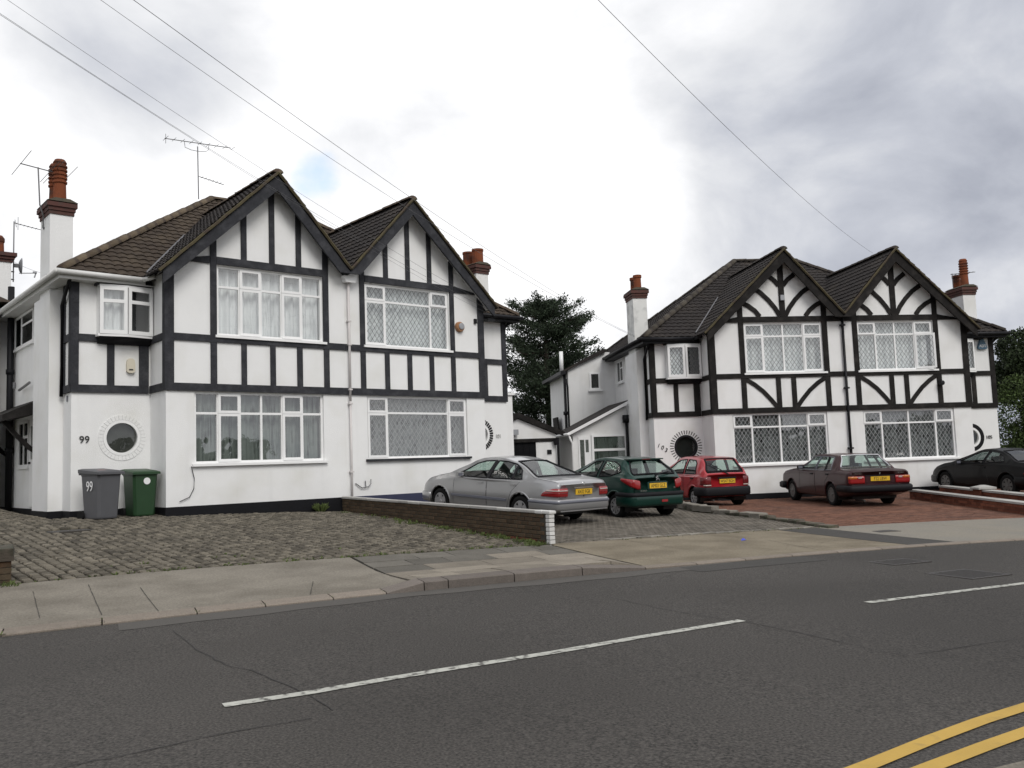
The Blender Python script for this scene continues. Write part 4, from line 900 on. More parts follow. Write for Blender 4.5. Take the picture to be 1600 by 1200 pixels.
mb = MB(); mb.lathe([(.05, 0), (.075, -.05), (.07, -.14), (.03, -.15)], (-1.0, -.05, 3.10), 'y', 12); mb.box(-1.04, -.97, -.06, 0, 3.02, 3.18); part(H105, 'flood_light', 'blackp', mb)
mb = MB(); mb.prism([(1.00, .93, 4.27), (1.04, .93, 4.22), (1.29, .93, 4.22), (1.33, .93, 4.27), (1.22, .93, 4.55), (1.19, .93, 4.57), (1.14, .93, 4.57), (1.11, .93, 4.55)], None, (0, -.07, 0)); ab = part(H105, 'alarm_box', 'bluesign', mb)
link('alarm_lettering', text_mesh('ADT', .12, .004, 'alarm_lettering', M['inkw']), ab, (1.165, .855, 4.32), (math.pi/2, 0, 0))

# side wall of 99: window, pipe, canopy, door
def side_window(H, v0, v1, z0, z1, split, u=-1.53):
    mb = MB(); f_ = .05
    for a, b, c, d_ in ((v0, v1, z1-f_, z1), (v0, v1, z0, z0+f_), (v0, v0+f_, z0+f_, z1-f_), (v1-f_, v1, z0+f_, z1-f_)): mb.box(u-.03, u+.02, a, b, c, d_)
    m_ = v0+(v1-v0)*split; mb.box(u-.028, u+.02, m_-.03, m_+.03, z0+f_, z1-f_); mb.box(u-.026, u+.02, v0+f_, m_-.03, z0+(z1-z0)*.62, z0+(z1-z0)*.68)
    w_ = mb.build('window', M['upvc'], H)
    MB().box(u-.012, u-.008, v0+f_, v1-f_, z0+f_, z1-f_).build('pane', M['glass_dark'], w_); MB().box(u-.06, u, v0-.05, v1+.05, z0-.05, z0-.002).build('sill', M['upvc'], w_)
    MB().box(u-.006, u-.003, v0+f_, v1-f_, z0+f_, z1-f_).build('room_back', M['interior'], w_)
side_window(H99, 4.1, 6.0, 3.78, 4.55, .62)
mb = MB(); mb.tube([(-1.64, 6.0, 5.35), (-1.64, 6.0, -.1)], .075, 8); mb.lathe([(.095, 0), (.095, .16)], (-1.64, 6.0, 4.8), 'z', 8); mb.lathe([(.095, 0), (.095, .12)], (-1.64, 6.0, 3.2), 'z', 8); mb.lathe([(.095, 0), (.095, .12)], (-1.64, 6.0, 1.3), 'z', 8); part(H99, 'soil_pipe', 'blackp', mb, True)
mb = MB(); mb.tube([(-1.6, 5.2, 2.75), (-1.72, 3.6, 2.78)], .03, 6); mb.tube([(-1.72, 5.1, 2.78), (-1.72, 5.1, 2.92)], .035, 6); part(H99, 'overflow_pipe', 'aerial', mb)
mb = MB(); mb.prism([(-1.53, 3.0, 2.42), (-2.35, 3.0, 2.03), (-2.35, 3.0, 1.90), (-1.53, 3.0, 2.1)], None, (0, 3.6, 0)); part(H99, 'door_canopy', 'timber_black', mb)
for v in (3.4, 6.2):
    mb = MB(); mb.strip([(-1.55, 1.2), (-1.75, 1.35), (-2.0, 1.62), (-2.25, 1.92)], .09, v, v+.09); mb.box(-1.6, -1.53, v, v+.09, 1.0, 2.0); part(H99, 'canopy_bracket', 'timber_black', mb)
mb = MB(); mb.box(-1.56, -1.52, 3.4, 4.3, .05, 2.0); dr = part(H99, 'door', 'upvc', mb)
MB().box(-1.565, -1.56, 3.55, 4.15, 1.1, 1.85).build('pane', M['glass_dark'], dr); MB().box(-1.60, -1.56, 4.18, 4.24, 1.0, 1.05).build('handle', M['blackp'], dr)
side_window(H99, 4.45, 5.4, .95, 2.0, .5)

# rear wing, porch and pipes of 103
mb = MB()
mb.prism([(-3.2, 5.42, -.6), (-1.52, 5.42, -.6), (-1.52, 5.42, 4.9), (-1.9, 5.42, 4.93), (-3.2, 5.42, 4.30)], None, (0, 3.6, 0)); wing = part(H103, 'rear_wing', 'render_white2', mb)
mb = MB(); mb.prism([(-3.36, 5.30, 4.24), (-3.34, 5.30, 4.33), (-1.95, 5.30, 5.02), (-1.80, 5.30, 5.0), (-1.86, 5.30, 4.9)], None, (0, 3.9, 0)); mb.build('wing_roof', M['roofdark'], wing)
mb = MB(); a, b, c, d_ = -2.44, -2.06, 3.60, 4.21; v = 5.42
for q in ((a, b, d_-.06, d_), (a, b, c, c+.06), (a, a+.06, c+.06, d_-.06), (b-.06, b, c+.06, d_-.06)): mb.box(q[0], q[1], v-.04, v, q[2], q[3])
w_ = mb.build('window', M['upvc'], wing); MB().box(a+.06, b-.06, v-.015, v-.01, c+.06, d_-.06).build('pane', M['glass_dark'], w_); MB().box(a-.06, b+.06, v-.09, v, c-.06, c-.002).build('sill', M['upvc'], w_)
MB().box(a+.06, b-.06, v-.008, v-.004, c+.06, d_-.06).build('room_back', M['interior'], w_)
mb = MB(); mb.box(-3.48, -3.28, 5.3, 9.2, 4.16, 4.28); mb.build('gutter', M['blackp'], wing)
mb = MB(); mb.tube([(-3.30, 5.55, 4.2), (-3.30, 5.55, -.2)], .05, 8); mb.tube([(-3.28, 5.36, 4.0), (-3.24, 5.36, 3.7), (-3.24, 5.36, -.2)], .035, 6); mb.lathe([(.09, 0), (.09, .12)], (-3.30, 5.55, 2.75), 'z', 8); part(H103, 'soil_pipe', 'blackp', mb, True)
mb = MB(); mb.lathe([(.07, 0), (.07, .75)], (-3.32, 5.9, 4.28), 'z', 10); part(H103, 'flue_pipe', 'upvc', mb, True)
mb = MB(); mb.prism([(-3.32, 6.5, 1.75), (-3.32, 7.45, 1.75), (-3.32, 7.75, 2.75), (-3.32, 6.9, 2.75)], None, (-.06, 0, 0)); part(H103, 'side_shutter', 'timber_black', mb)
mb = MB(); mb.prism([(-3.62, 2.95, -.5), (-1.81, 2.95, -.5), (-1.81, 2.95, 2.85), (-3.62, 2.95, 2.0)], None, (0, 2.4, 0)); porch = part(H103, 'porch', 'render_white2', mb)
mb = MB(); mb.prism([(-3.80, 2.80, 1.98), (-1.80, 2.80, 2.95), (-1.80, 2.80, 3.03), (-3.80, 2.80, 2.06)], None, (0, 2.7, 0)); mb.build('porch_roof', M['roofdark'], porch)
mb = MB(); mb.prism([(-3.84, 2.74, 1.92), (-1.80, 2.74, 2.90), (-1.80, 2.74, 3.0), (-3.84, 2.74, 2.02)], None, (0, .05, 0)); mb.build('bargeboard', M['upvc'], porch)
mb = MB(); mb.tube([(-3.82, 2.7, 1.98), (-3.82, 5.4, 1.98)], .05, 8); mb.tube([(-3.78, 2.8, 1.95), (-3.66, 2.9, 1.7), (-3.66, 2.9, -.4)], .035, 8); mb.build('gutter', M['upvc'], porch, True)
mb = MB(); a, b, c, d_, v = -3.02, -1.86, .6, 1.95, 2.95
for q in ((a, b, d_-.07, d_), (a, b, c, c+.07), (a, a+.07, c+.07, d_-.07), (b-.07, b, c+.07, d_-.07), (a+.07, b-.07, 1.42, 1.50)): mb.box(q[0], q[1], v-.05, v, q[2], q[3])
w_ = mb.build('window', M['upvc'], porch); MB().box(a+.07, b-.07, v-.02, v-.015, c+.07, d_-.07).build('pane', M['glass'], w_)
mb = MB(); n = 40; us2 = np.linspace(a+.07, b-.07, n); mb.add([(u_, v-.008+.003*math.sin(u_*60), c+.07) for u_ in us2]+[(u_, v-.008+.003*math.sin(u_*60), d_-.07) for u_ in us2], [(i, i+1, n+i+1, n+i) for i in range(n-1)]); mb.build('curtain', M['net_drape'], w_)
mb = MB(); mb.box(-3.45, -3.08, v-.03, v, .0, 1.9); dr = mb.build('door', M['upvc'], porch); MB().box(-3.40, -3.26, v-.035, v-.03, .9, 1.8).build('pane', M['glass_dark'], dr); MB().box(-3.22, -3.12, v-.035, v-.03, 1.4, 1.8).build('pane', M['glass_dark'], dr)
mb = MB(); mb.tube([(-1.86, 2.86, 2.55), (-1.86, 2.86, -.3)], .045, 8); mb.box(-1.98, -1.78, 2.75, 2.9, 2.3, 2.55); part(H103, 'downpipe', 'blackp', mb, True)
side_window(H103, 4.15, 4.95, 3.76, 4.5, .5)
# stub of side wall of 101 seen at its right
mb = MB(); mb.box(1.535, 2.40, 1.7, 6.5, -.6, 2.62); mb.box(1.535, 2.46, 1.65, 6.55, 2.62, 2.69); part(H101, 'side_wing', 'render_white', mb)
# ------------------------------------------------------------------ boundary walls
def gz(x, y): return float(G(x, y))
def wall_frame(A, Bp):
    A = np.array(A, float); Bp = np.array(Bp, float); D = Bp-A; L_ = np.hypot(*D); return A, L_, math.atan2(D[1], D[0])
A0, LW_, ang = wall_frame(Wa+np.array((.02, -.06)), Wb)
bw_ = thing('brick_wall', 'low dark brick wall with white coping between the cobbled drive and the silver car', 'garden wall', (A0[0], A0[1], gz(*A0)), ang)
zb0 = gz(*A0)
top = lambda x: (-.668-zb0)+(-.857+.668)*x/LW_
mbm = MB(); n = 20
for x0, x1 in zip(np.linspace(.01, LW_-.02, n)[:-1], np.linspace(.01, LW_-.02, n)[1:]):
    mbm.add([(x0,-.095,-.9),(x1,-.095,-.9),(x1,-.012,-.9),(x0,-.012,-.9),(x0,-.095,top(x0)-.06),(x1,-.095,top(x1)-.06),(x1,-.012,top(x1)-.06),(x0,-.012,top(x0)-.06)], [(0,3,2,1),(4,5,6,7),(0,1,5,4),(1,2,6,5),(2,3,7,6),(3,0,4,7)])
mbm.build('mortar_core', M['mortar'], bw_)
slope_ = (top(LW_)-top(0))/LW_
def brickmesh(L_, h, t, mat, nm='brick', ch=.006):
    mb = MB(); vs = []
    for z, i in ((0, ch), (ch, 0), (h-ch, 0), (h, ch)):
        for a, b in ((0, 0), (1, 0), (1, 1), (0, 1)):
            vs.append(((i if a == 0 else L_-i), -(t-i) if b == 0 else -i, z))
    mb.add(vs, [(3, 2, 1, 0), (12, 13, 14, 15)]+[(l*4+i, l*4+(i+1) % 4, l*4+4+(i+1) % 4, l*4+4+i) for l in range(3) for i in range(4)])
    return mb.mesh(nm, mat)
bm_full = brickmesh(.215, .065, .107, M['brick']); bm_half = brickmesh(.103, .065, .107, M['brick']); bm_red = brickmesh(.215, .065, .107, M['brickred'])
bm_white = brickmesh(.103, .066, .112, M['brickwhite']); cop = [brickmesh(l_, .056, .15, M['coping'], 'coping_brick', .01) for l_ in (.44, .50, .22)]; cop_w = brickmesh(.2, .06, .15, M['brickwhite'], 'coping_brick', .012)
rot = -math.atan(slope_)
for c in range(8):
    x = 0 if c % 2 == 0 else -.1125
    while x < LW_-.02:
        xa = max(x, .0); xb = x+.215
        zc = top(xa)-.06-.075*(c+1)+.008
        gl = gz(*(A0+np.array((math.cos(ang), math.sin(ang)))*xa))-zb0
        if zc+.07 > gl and xb-xa > .08:
            last = xa+.215 > LW_-.115
            if last:
                break
            me = bm_half if x < 0 else (bm_red if (c == 6 and 2.2 < xa < LW_-.6 and random.random() < .85) else bm_full)
            o = link('brick', me, bw_, (xa, random.uniform(-.003, .003), zc), (0, rot, 0))
        x += .225
    xa = LW_-.105; zc = top(xa)-.06-.075*(c+1)+.008
    link('brick', bm_white, bw_, (xa, random.uniform(-.002, .004), zc), (0, random.uniform(-.02, .02), random.uniform(-.02, .02)))
x = 0; k = 0
while x < LW_-.1:
    last = x > LW_-.75
    me = (cop[2] if random.random() < .4 else cop[0]) if last else cop[k % 2]
    L_ = {id(cop[0]): .44, id(cop[1]): .50, id(cop[2]): .22}[id(me)]
    if x+L_ > LW_-.15: me = cop_w; L_ = .2
    link('coping_brick', me, bw_, (x, .022+random.uniform(-.006, .006), top(x)-.056), (random.uniform(-.02, .02), rot, random.uniform(-.01, .01))); x += L_+.008; k += 1

# crumbling low stone edge between 101 and 103
E_pts = np.array([(4.1, 26.4), (4.42, 24.8), (4.66, 22.95), (5.72, 20.7), (6.36, 18.32)])
dE = np.r_[0, np.cumsum(np.hypot(*np.diff(E_pts, axis=0).T))]
def ept(s_): return np.interp(s_, dE, E_pts[:, 0]), np.interp(s_, dE, E_pts[:, 1])
sw = thing('low_stone_wall', 'low crumbling stone kerb wall between the grey block drive and the red block drive', 'garden wall', (6.36, 18.32, gz(6.36, 18.32)))
def roughblock(L_, w, h, j, ch=.02):
    mb = MB(); vs = []
    for z, i in ((-.12, 0), (h-ch, 0), (h, ch)):
        for a, b in ((-1, -1), (1, -1), (1, 1), (-1, 1)): vs.append((a*(L_/2-i)+random.gauss(0, j), b*(w/2-i)+random.gauss(0, j), z+(random.gauss(0, j) if z > 0 else 0)))
    mb.add(vs, [(8, 9, 10, 11)]+[(l*4+i, l*4+(i+1) % 4, l*4+4+(i+1) % 4, l*4+4+i) for l in range(2) for i in range(4)]); return mb
M['stone'] = shade('mossy_stone', (.115, .095, .075), .95, .4, 7, .4, 40, col2=(.055, .055, .035), v2=(.42, .62), s2=5, island=.3)
M['stonetop'] = shade('pale_stone', (.20, .185, .16), .95, .3, 7, .3, 40, col2=(.14, .125, .10), v2=(.45, .68), s2=5, island=.2)
s_ = 0; i = 0
while s_ < dE[-1]-.05:
    L_ = random.uniform(.32, .5); x, y = ept(s_+L_/2); x2, y2 = ept(s_+L_); az = math.atan2(y2-y, x2-x); far_ = s_ < 3.9
    h = .17 if far_ else .10 if s_ < 6 else .085
    o = roughblock(L_-.015, .24, h+random.uniform(-.015, .015), .008).build('stone', M['stone'], sw); o.matrix_parent_inverse = Matrix.Translation(-sw.location); o.location = (x, y, gz(x, y)); o.rotation_euler = (0, 0, az)
    if far_ or (s_ < 6 and random.random() < .75):
        o = roughblock(L_-.01, .25, .035, .006).build('coping_stone', M['stonetop'], sw); o.matrix_parent_inverse = Matrix.Translation(-sw.location); o.location = (x, y, gz(x, y)+h+.003+.0); o.rotation_euler = (0, 0, az)
    s_ += L_; i += 1
# pale edging stones along the back of the pavement
for t in np.arange(8.6, 13.3, .30):
    n = float(NB(t))+.10; x, y = TN(t, n); az = math.atan2(*reversed([a-b for a, b in zip(TN(t+.1, float(NB(t+.1))), TN(t, float(NB(t))))]))
    o = roughblock(.285, .17, .045, .006, .008).build('edging_stone', M['stonetop'], pave); o.location = (x, y, gz(x, y)); o.rotation_euler = (0, 0, az)
# two parallel brick walls beside the red drive
def lowwall(A, Bp, h, th, label, piers=(), group='low brick walls right of the red drive', zt=None):
    A, L_, an = wall_frame(A, Bp); z0 = gz(*A)
    t = thing('low_brick_wall', label, 'garden wall', (A[0], A[1], z0), an, group)
    dx, dy = math.cos(an), math.sin(an); gl = lambda x: gz(A[0]+dx*x, A[1]+dy*x)-z0
    mb = MB(); mb.add([(0, .015, -.5), (L_, .015, -.6), (L_, th-.015, -.6), (0, th-.015, -.5), (0, .015, h-.01), (L_, .015, gl(L_)+h-.01), (L_, th-.015, gl(L_)+h-.01), (0, th-.015, h-.01)], [(0,3,2,1),(4,5,6,7),(0,1,5,4),(1,2,6,5),(2,3,7,6),(3,0,4,7)])
    mb.build('mortar_core', M['mortar'], t)
    full = MB()
    sl_ = gl(L_)/L_; nc = int(h/.075)
    for c in range(nc):
        x = 0 if c % 2 else -.11
        while x < L_-.05:
            xa = max(x, 0); xb = min(x+.215, L_); z = gl(L_)*xa/L_+h-.075*(c+1); z2 = gl(L_)*xb/L_+h-.075*(c+1)
            full.add([(xa, .0, z), (xb, 0, z2), (xb, th, z2), (xa, th, z), (xa, 0, z+.066), (xb, 0, z2+.066), (xb, th, z2+.066), (xa, th, z+.066)], [(0,3,2,1),(4,5,6,7),(0,1,5,4),(1,2,6,5),(2,3,7,6),(3,0,4,7)]); x += .225
    stuff(full.build('bricks', M['brickred'], t))
    x = 0
    while x < L_-.1:
        b = min(x+.6, L_)
        mb = MB(); mb.add([(x, -.03, gl(L_)*x/L_+h), (b-.006, -.03, gl(L_)*b/L_+h), (b-.006, th+.03, gl(L_)*b/L_+h), (x, th+.03, gl(L_)*x/L_+h)]+[(x, -.03, gl(L_)*x/L_+h+.05), (b-.006, -.03, gl(L_)*b/L_+h+.05), (b-.006, th+.03, gl(L_)*b/L_+h+.05), (x, th+.03, gl(L_)*x/L_+h+.05)], [(0,3,2,1),(4,5,6,7),(0,1,5,4),(1,2,6,5),(2,3,7,6),(3,0,4,7)]); mb.build('coping_stone', M['coping'], t); x += .6
    for px_ in piers:
        z = gl(L_)*px_/L_
        mb = MB(); mb.box(px_-.19, px_+.19, th/2-.19, th/2+.19, z-.5, z+h+.06); pr_ = mb.build('brick_pier', M['brickred'], t)
        mb = MB(); mb.box(px_-.24, px_+.24, th/2-.24, th/2+.24, z+h+.06, z+h+.11)
        a = .24; mb.add([(px_-a, th/2-a, z+h+.11), (px_+a, th/2-a, z+h+.11), (px_+a, th/2+a, z+h+.11), (px_-a, th/2+a, z+h+.11), (px_-.05, th/2-.05, z+h+.17), (px_+.05, th/2-.05, z+h+.17), (px_+.05, th/2+.05, z+h+.17), (px_-.05, th/2+.05, z+h+.17)], [(0,1,5,4),(1,2,6,5),(2,3,7,6),(3,0,4,7),(4,5,6,7)])
        mb.build('pier_cap', M['coping'], pr_)
    return t
lowwall((11.52, 26.3), (11.45, 19.6), .24, .22, 'nearer of two low red brick walls with grey coping beside the red drive')
lowwall((12.55, 26.6), (12.5, 20.2), .30, .22, 'farther low red brick wall with pale capped piers in front of the black car', piers=(2.3, 5.0))
# broken pier at the left edge
pr_ = thing('brick_pier', 'broken mossy brick pier stub at the left edge of the cobbled drive', 'pier', (-6.93, 11.88, gz(-6.93, 11.88)), .5)
for c in range(5):
    for k in range(2):
        mb = MB(); o_ = .0 if c % 2 else .03
        mb.box(-.22+k*.222, -.004+k*.222, -.22+random.uniform(-.006, .006), .22, c*.08-.02, c*.08+.052); mb.build('brick', M['brick'], pr_)
mb = MB(); mb.box(-.215, .215, -.21, .21, -.1, .395); mb.build('mortar_core', M['mortar'], pr_)
o = roughblock(.5, .5, .05, .02).build('broken_top', M['stone'], pr_); o.location = (0, 0, .42)

# ------------------------------------------------------------------ wheelie bins
def wheelie(name, label, mat, loc, rz, w, dpt, h):
    t = thing(name, label, 'bin', loc, rz, 'wheelie bins by the porthole of 99')
    mb = MB(); vs = []
    for z, s_ in ((.03, .80), (.06, .83), (h*.86, .97), (h*.88, 1.0), (h*.93, 1.0)):
        hw, hd = w/2*s_, dpt/2*s_; c = .05
        for x, y in ((-hw+c, -hd), (hw-c, -hd), (hw, -hd+c), (hw, hd-c), (hw-c, hd), (-hw+c, hd), (-hw, hd-c), (-hw, -hd+c)): vs.append((x, y, z))
    mb.add(vs, [(l*8+i, l*8+(i+1) % 8, l*8+8+(i+1) % 8, l*8+8+i) for l in range(4) for i in range(8)]+[tuple(range(8))[::-1], tuple(range(32, 40))]); mb.build('bin_body', mat, t)
    mb = MB(); hw, hd = w/2+.025, dpt/2+.02
    mb.add([(-hw, -hd-.02, h*.89), (hw, -hd-.02, h*.89), (hw, hd, h*.93), (-hw, hd, h*.93), (-hw, -hd-.02, h*.935), (hw, -hd-.02, h*.935), (hw, hd, h*1.0), (-hw, hd, h*1.0), (-hw+.06, -hd+.05, h*.965), (hw-.06, -hd+.05, h*.965), (hw-.06, hd-.06, h*1.015), (-hw+.06, hd-.06, h*1.015)],
           [(0,3,2,1),(0,1,5,4),(1,2,6,5),(2,3,7,6),(3,0,4,7),(4,5,9,8),(5,6,10,9),(6,7,11,10),(7,4,8,11),(8,9,10,11)]); ld = mb.build('lid', mat, t)
    mb = MB(); mb.tube([(-w/2+.02, hd+.03, h*.93), (w/2-.02, hd+.03, h*.93)], .016, 6); mb.box(-w/2+.02, -w/2+.06, hd-.02, hd+.04, h*.89, h*.94); mb.box(w/2-.06, w/2-.02, hd-.02, hd+.04, h*.89, h*.94); mb.build('handle', mat, t)
    for s_ in (-1, 1):
        mb = MB(); mb.lathe([(.10, -.025), (.105, -.02), (.105, .02), (.10, .025)], (s_*(w/2-.01), dpt/2-.04, .10), 'x', 16); mb.build('wheel', M['rubber'], t)
    return t, ld
LV = FL.th
bg_ = FL.g(-1.16, .22, 0); bz = gz(bg_[0], bg_[1])
t, ld = wheelie('wheelie_bin', 'grey wheelie bin with white number 99 standing left of the green bin', M['binG'], (bg_[0], bg_[1], bz), LV+.34, .57, .64, 1.07)
o = link('bin_number', text_mesh('99', .30, .002, 'bin_number', M['inkw'], .75), t, (-.288, -.02, .70), (math.pi/2, 0, -math.pi/2))
o = MB().box(-.16, .02, -.2, .02, 0, .004).build('sticker', M['stickerred'], ld); o.location = (0, .05, 1.06); o.rotation_euler = (.09, 0, 0)
bg_ = FL.g(-.37, .40, 0)
t, ld = wheelie('wheelie_bin', 'dark green wheelie bin with a round white sticker right of the grey bin', M['binGr'], (bg_[0], bg_[1], gz(bg_[0], bg_[1])), LV+.10, .56, .60, 1.04)
mb = MB(); mb.lathe([(.075, 0), (.075, -.004)], (.02, -.297, .78), 'y', 20); mb.build('round_sticker', M['inkw'], t)
p = FL.g(-2.5, 5.2, 0); t = thing('recycling_box', 'small dark green box by the side door at the left edge', 'box', (p[0], p[1], gz(p[0], p[1])), LV)
mb = MB(); mb.add([(-.22, -.16, 0), (.22, -.16, 0), (.22, .16, 0), (-.22, .16, 0), (-.27, -.2, .34), (.27, -.2, .34), (.27, .2, .34), (-.27, .2, .34)], [(0,3,2,1),(4,5,6,7),(0,1,5,4),(1,2,6,5),(2,3,7,6),(3,0,4,7)]); mb.build('box_body', M['binGr'], t)
MB().box(-.29, .29, -.22, .22, .34, .38).build('rim', M['binGr'], t)

# ------------------------------------------------------------------ garage, neighbour, far things
gt = thing('garage', 'small white garage with black door and dark gable boards between the two pairs of houses', 'garage', (.2, 30.5, gz(.2, 30.5)), .12)
gzz = gz(.2, 30.5); E1, A1 = .92-gzz, 1.50-gzz
mb = MB()
for q in ([(-1.35, 0, -.3), (-1.0, 0, -.3), (-1.0, 0, E1-.12), (-1.35, 0, E1-.12)], [(.55, 0, -.3), (1.25, 0, -.3), (1.25, 0, E1-.12), (.55, 0, E1-.12)], [(-1.35, 0, E1-.12), (1.25, 0, E1-.12), (1.25, 0, E1+.03), (-.05, 0, A1), (-1.35, 0, E1+.03)]):
    mb.prism(q, None, (0, .15, 0))
mb.box(1.1, 1.25, .15, 5, -.3, E1); mb.box(-1.35, -1.2, .15, 5, -.3, E1); mb.build('wall', M['render_white2'], gt)
gd = MB().box(-1.0, .55, .06, .1, -.3, E1-.12).build('door', M['blacklam'], gt)
for k in range(7): MB().box(-.98+k*.22, -.78+k*.22, .045, .06, -.2, E1-.14).build('door_board', M['blacklam'], gd)
MB().box(-1.05, 1.3, -.03, .0, E1-.22, E1-.1).build('lintel', M['timber_black'], gt)
mb = MB(); mb.prism([(-1.6, -.12, E1-.05), (-.05, -.12, A1+.03), (1.5, -.12, E1-.05), (1.5, -.12, E1+.12), (-.05, -.12, A1+.2), (-1.6, -.12, E1+.12)], None, (0, .06, 0)); mb.build('bargeboard', M['timber_black'], gt)
mb = MB(); mb.prism([(-1.65, -.1, E1+.05), (-.05, -.1, A1+.14), (1.55, -.1, E1+.05), (1.55, -.1, E1+.1), (-.05, -.1, A1+.22), (-1.65, -.1, E1+.1)], None, (0, 5.2, 0)); mb.build('roof', M['roofdark'], gt)
mb = MB(); mb.box(-.32, -.06, -.2, -.08, E1+.04, E1+.22); mb.tube([(-.2, -.1, E1+.04), (-.2, 0, E1-.02)], .02, 5); mb.build('flood_light', M['greysiren'], gt)
MB().box(.93, 1.08, -.03, 0, E1-.65, E1-.5).build('meter_box', M['blackp'], gt)
mb = MB(); mb.tube([(1.3, -.1, E1-.1), (1.3, -.1, -.2)], .045, 8); mb.lathe([(.1, 0), (.06, -.2)], (1.22, -.1, E1-.15), 'z', 8); mb.build('downpipe', M['blackp'], gt)

class Fr2(Fr): pass
n97 = thing('neighbouring_house', 'neighbouring house whose white chimney stack shows at the left photo edge', 'house', (-13.87, 23.6, gz(-13.87, 23.6)), FL.th)
zc = gz(-13.87, 23.6)
mb = MB(); mb.box(-9, .05, -.5, 8, -.5, 4.6-zc); mb.build('wall', M['render_white'], n97)
mb = MB(); e_ = 4.7-zc; mb.add([(-9.3, -.8, e_), (.35, -.8, e_), (.35, 8.3, e_), (-9.3, 8.3, e_), (-4.9, 3.7, e_+3), (-4.1, 3.7, e_+3)], [(0, 1, 5, 4), (1, 2, 5), (2, 3, 4, 5), (3, 0, 4), (0, 3, 2, 1)]); mb.build('roof', M['roofbrown'], n97)
cs = MB().box(-.02, .5, .35, 1.05, 2.5, 6.02-zc).build('chimney_stack', M['render_white'], n97)
for g_, a, b in ((.03, 6.02, 6.1), (.07, 6.1, 6.18), (.12, 6.18, 6.28)): MB().box(-.02-g_, .5+g_, .35-g_, 1.05+g_, a-zc, b-zc).build('brick_course', M['corbel'], cs)
for v in (.55, .87): MB().lathe([(.14, 0), (.13, .3), (.15, .33), (.15, .42), (.09, .5)], (.22, v, 6.28-zc), 'z', 12).build('chimney_pot', M['terracotta'], cs)

# ------------------------------------------------------------------ aerials, dish, cables
def aerial(name, label, pts_tubes, els, cat='aerial', group='television aerials on the roofs'):
    base = pts_tubes[0][0][0]
    t = thing(name, label, cat, tuple(base), 0, group); b = np.array(base)
    for nm, (pts, r_) in zip(['mast', 'boom', 'boom', 'bracket', 'bracket'], pts_tubes):
        mb = MB(); mb.tube([tuple(np.array(p)-b) for p in pts], r_, 6); mb.build(nm, M['aerial'], t)
    for p, q in els:
        mb = MB(); mb.tube([tuple(np.array(p)-b), tuple(np.array(q)-b)], .008, 4); mb.build('rod', M['aerial'], t)
g = FL.g
m = g(-1.77, 2.3, 5.95)
aerial('television_aerial', 'three-armed old aerial on a bent mast beside the two tall ribbed chimney pots', [
    ([m, g(-1.79, 2.2, 6.2), g(-1.86, 2.2, 6.42), g(-1.9, 2.2, 7.22)], .016), ([g(-2.24, 2.2, 7.24), g(-1.50, 2.2, 7.16)], .013), ([m, g(-1.72, 2.3, 5.95)], .03)],
    [(g(-2.22, 1.3, 7.25), g(-2.22, 3.1, 7.25)), (g(-1.66, 1.3, 7.19), g(-1.66, 3.1, 7.19)), (g(-1.60, 1.3, 7.17), g(-1.60, 3.1, 7.17)), (g(-1.3, 1.5, 7.15), g(-1.3, 2.9, 7.15))])
m = g(2.6, 5, 8.0)
els = [(g(1.72+.23*k, 4.85, 9.50+.012*k), g(1.72+.23*k, 5.15, 9.50+.012*k)) for k in range(1, 9)]+[(g(1.73, 5, 9.36), g(1.73, 5, 9.62)), (g(1.73, 4.8, 9.5), g(1.73, 5.2, 9.5))]
els += [(g(2.70+.1*k, 4.92, 8.62-.015*k), g(2.70+.1*k, 5.08, 8.62-.015*k)) for k in range(6)]
aerial('television_aerial', 'tall aerial mast with a long boom on the ridge of number 99', [([m, g(2.58, 5, 9.45)], .017), ([g(1.70, 5, 9.49), g(3.50, 5, 9.60)], .012), ([g(2.6, 5, 8.63), g(3.3, 5, 8.52)], .010),
    ([g(2.22, 5, 9.53), g(2.24, 5, 9.36), g(2.4, 5, 9.32), g(2.58, 5, 9.32), g(2.8, 5, 9.35), g(2.88, 5, 9.42), g(2.89, 5, 9.57)], .008)], els)
m = g(3.32, 4.3, 7.6)
aerial('television_aerial', 'small aerial with crossed rods just behind the gable of number 99', [([m, g(3.32, 4.3, 8.14)], .012), ([g(3.32, 4.3, 8.12), g(3.58, 4.3, 8.1)], .012)],
    [(g(3.45, 4.2, 7.98), g(3.58, 4.4, 8.25)), (g(3.58, 4.2, 7.98), g(3.45, 4.4, 8.22)), (g(3.50, 4.1, 8.1), g(3.52, 4.5, 8.12))])
def nb(x, y, z): c_, s_ = math.cos(FL.th), math.sin(FL.th); return np.array((-13.87+x*c_-y*s_, 23.6+x*s_+y*c_, z))
m = nb(.62, .7, 5.55)
aerial('television_aerial', 'thin aerial mast on the chimney at the left edge, above the satellite dish', [([m, nb(.62, .7, 7.28)], .016), ([nb(.62, .7, 7.24), nb(1.42, .7, 7.12)], .011), ([nb(.45, .7, 5.84), nb(.64, .7, 5.84)], .02), ([nb(.45, .7, 5.62), nb(.64, .7, 5.62)], .02)],
    [(nb(.68+.1*k, .62, 7.23-.015*k), nb(.68+.1*k, .78, 7.23-.015*k)) for k in range(6)]+[(nb(.72, .7, 7.05), nb(.72, .7, 7.42)), (nb(.66, .6, 7.1), nb(.66, .8, 7.36))])
dz = 6.02; d0 = nb(.70, .68, dz)
dsh = thing('satellite_dish', 'grey satellite dish seen edge-on beside the chimney at the left edge', 'satellite dish', tuple(d0), FL.th-.1)
mb = MB(); prof = [(.0, .0), (.1, .008), (.17, .03), (.23, .06), (.235, .06), (.17, .015), (.1, -.012), (.0, -.02)]
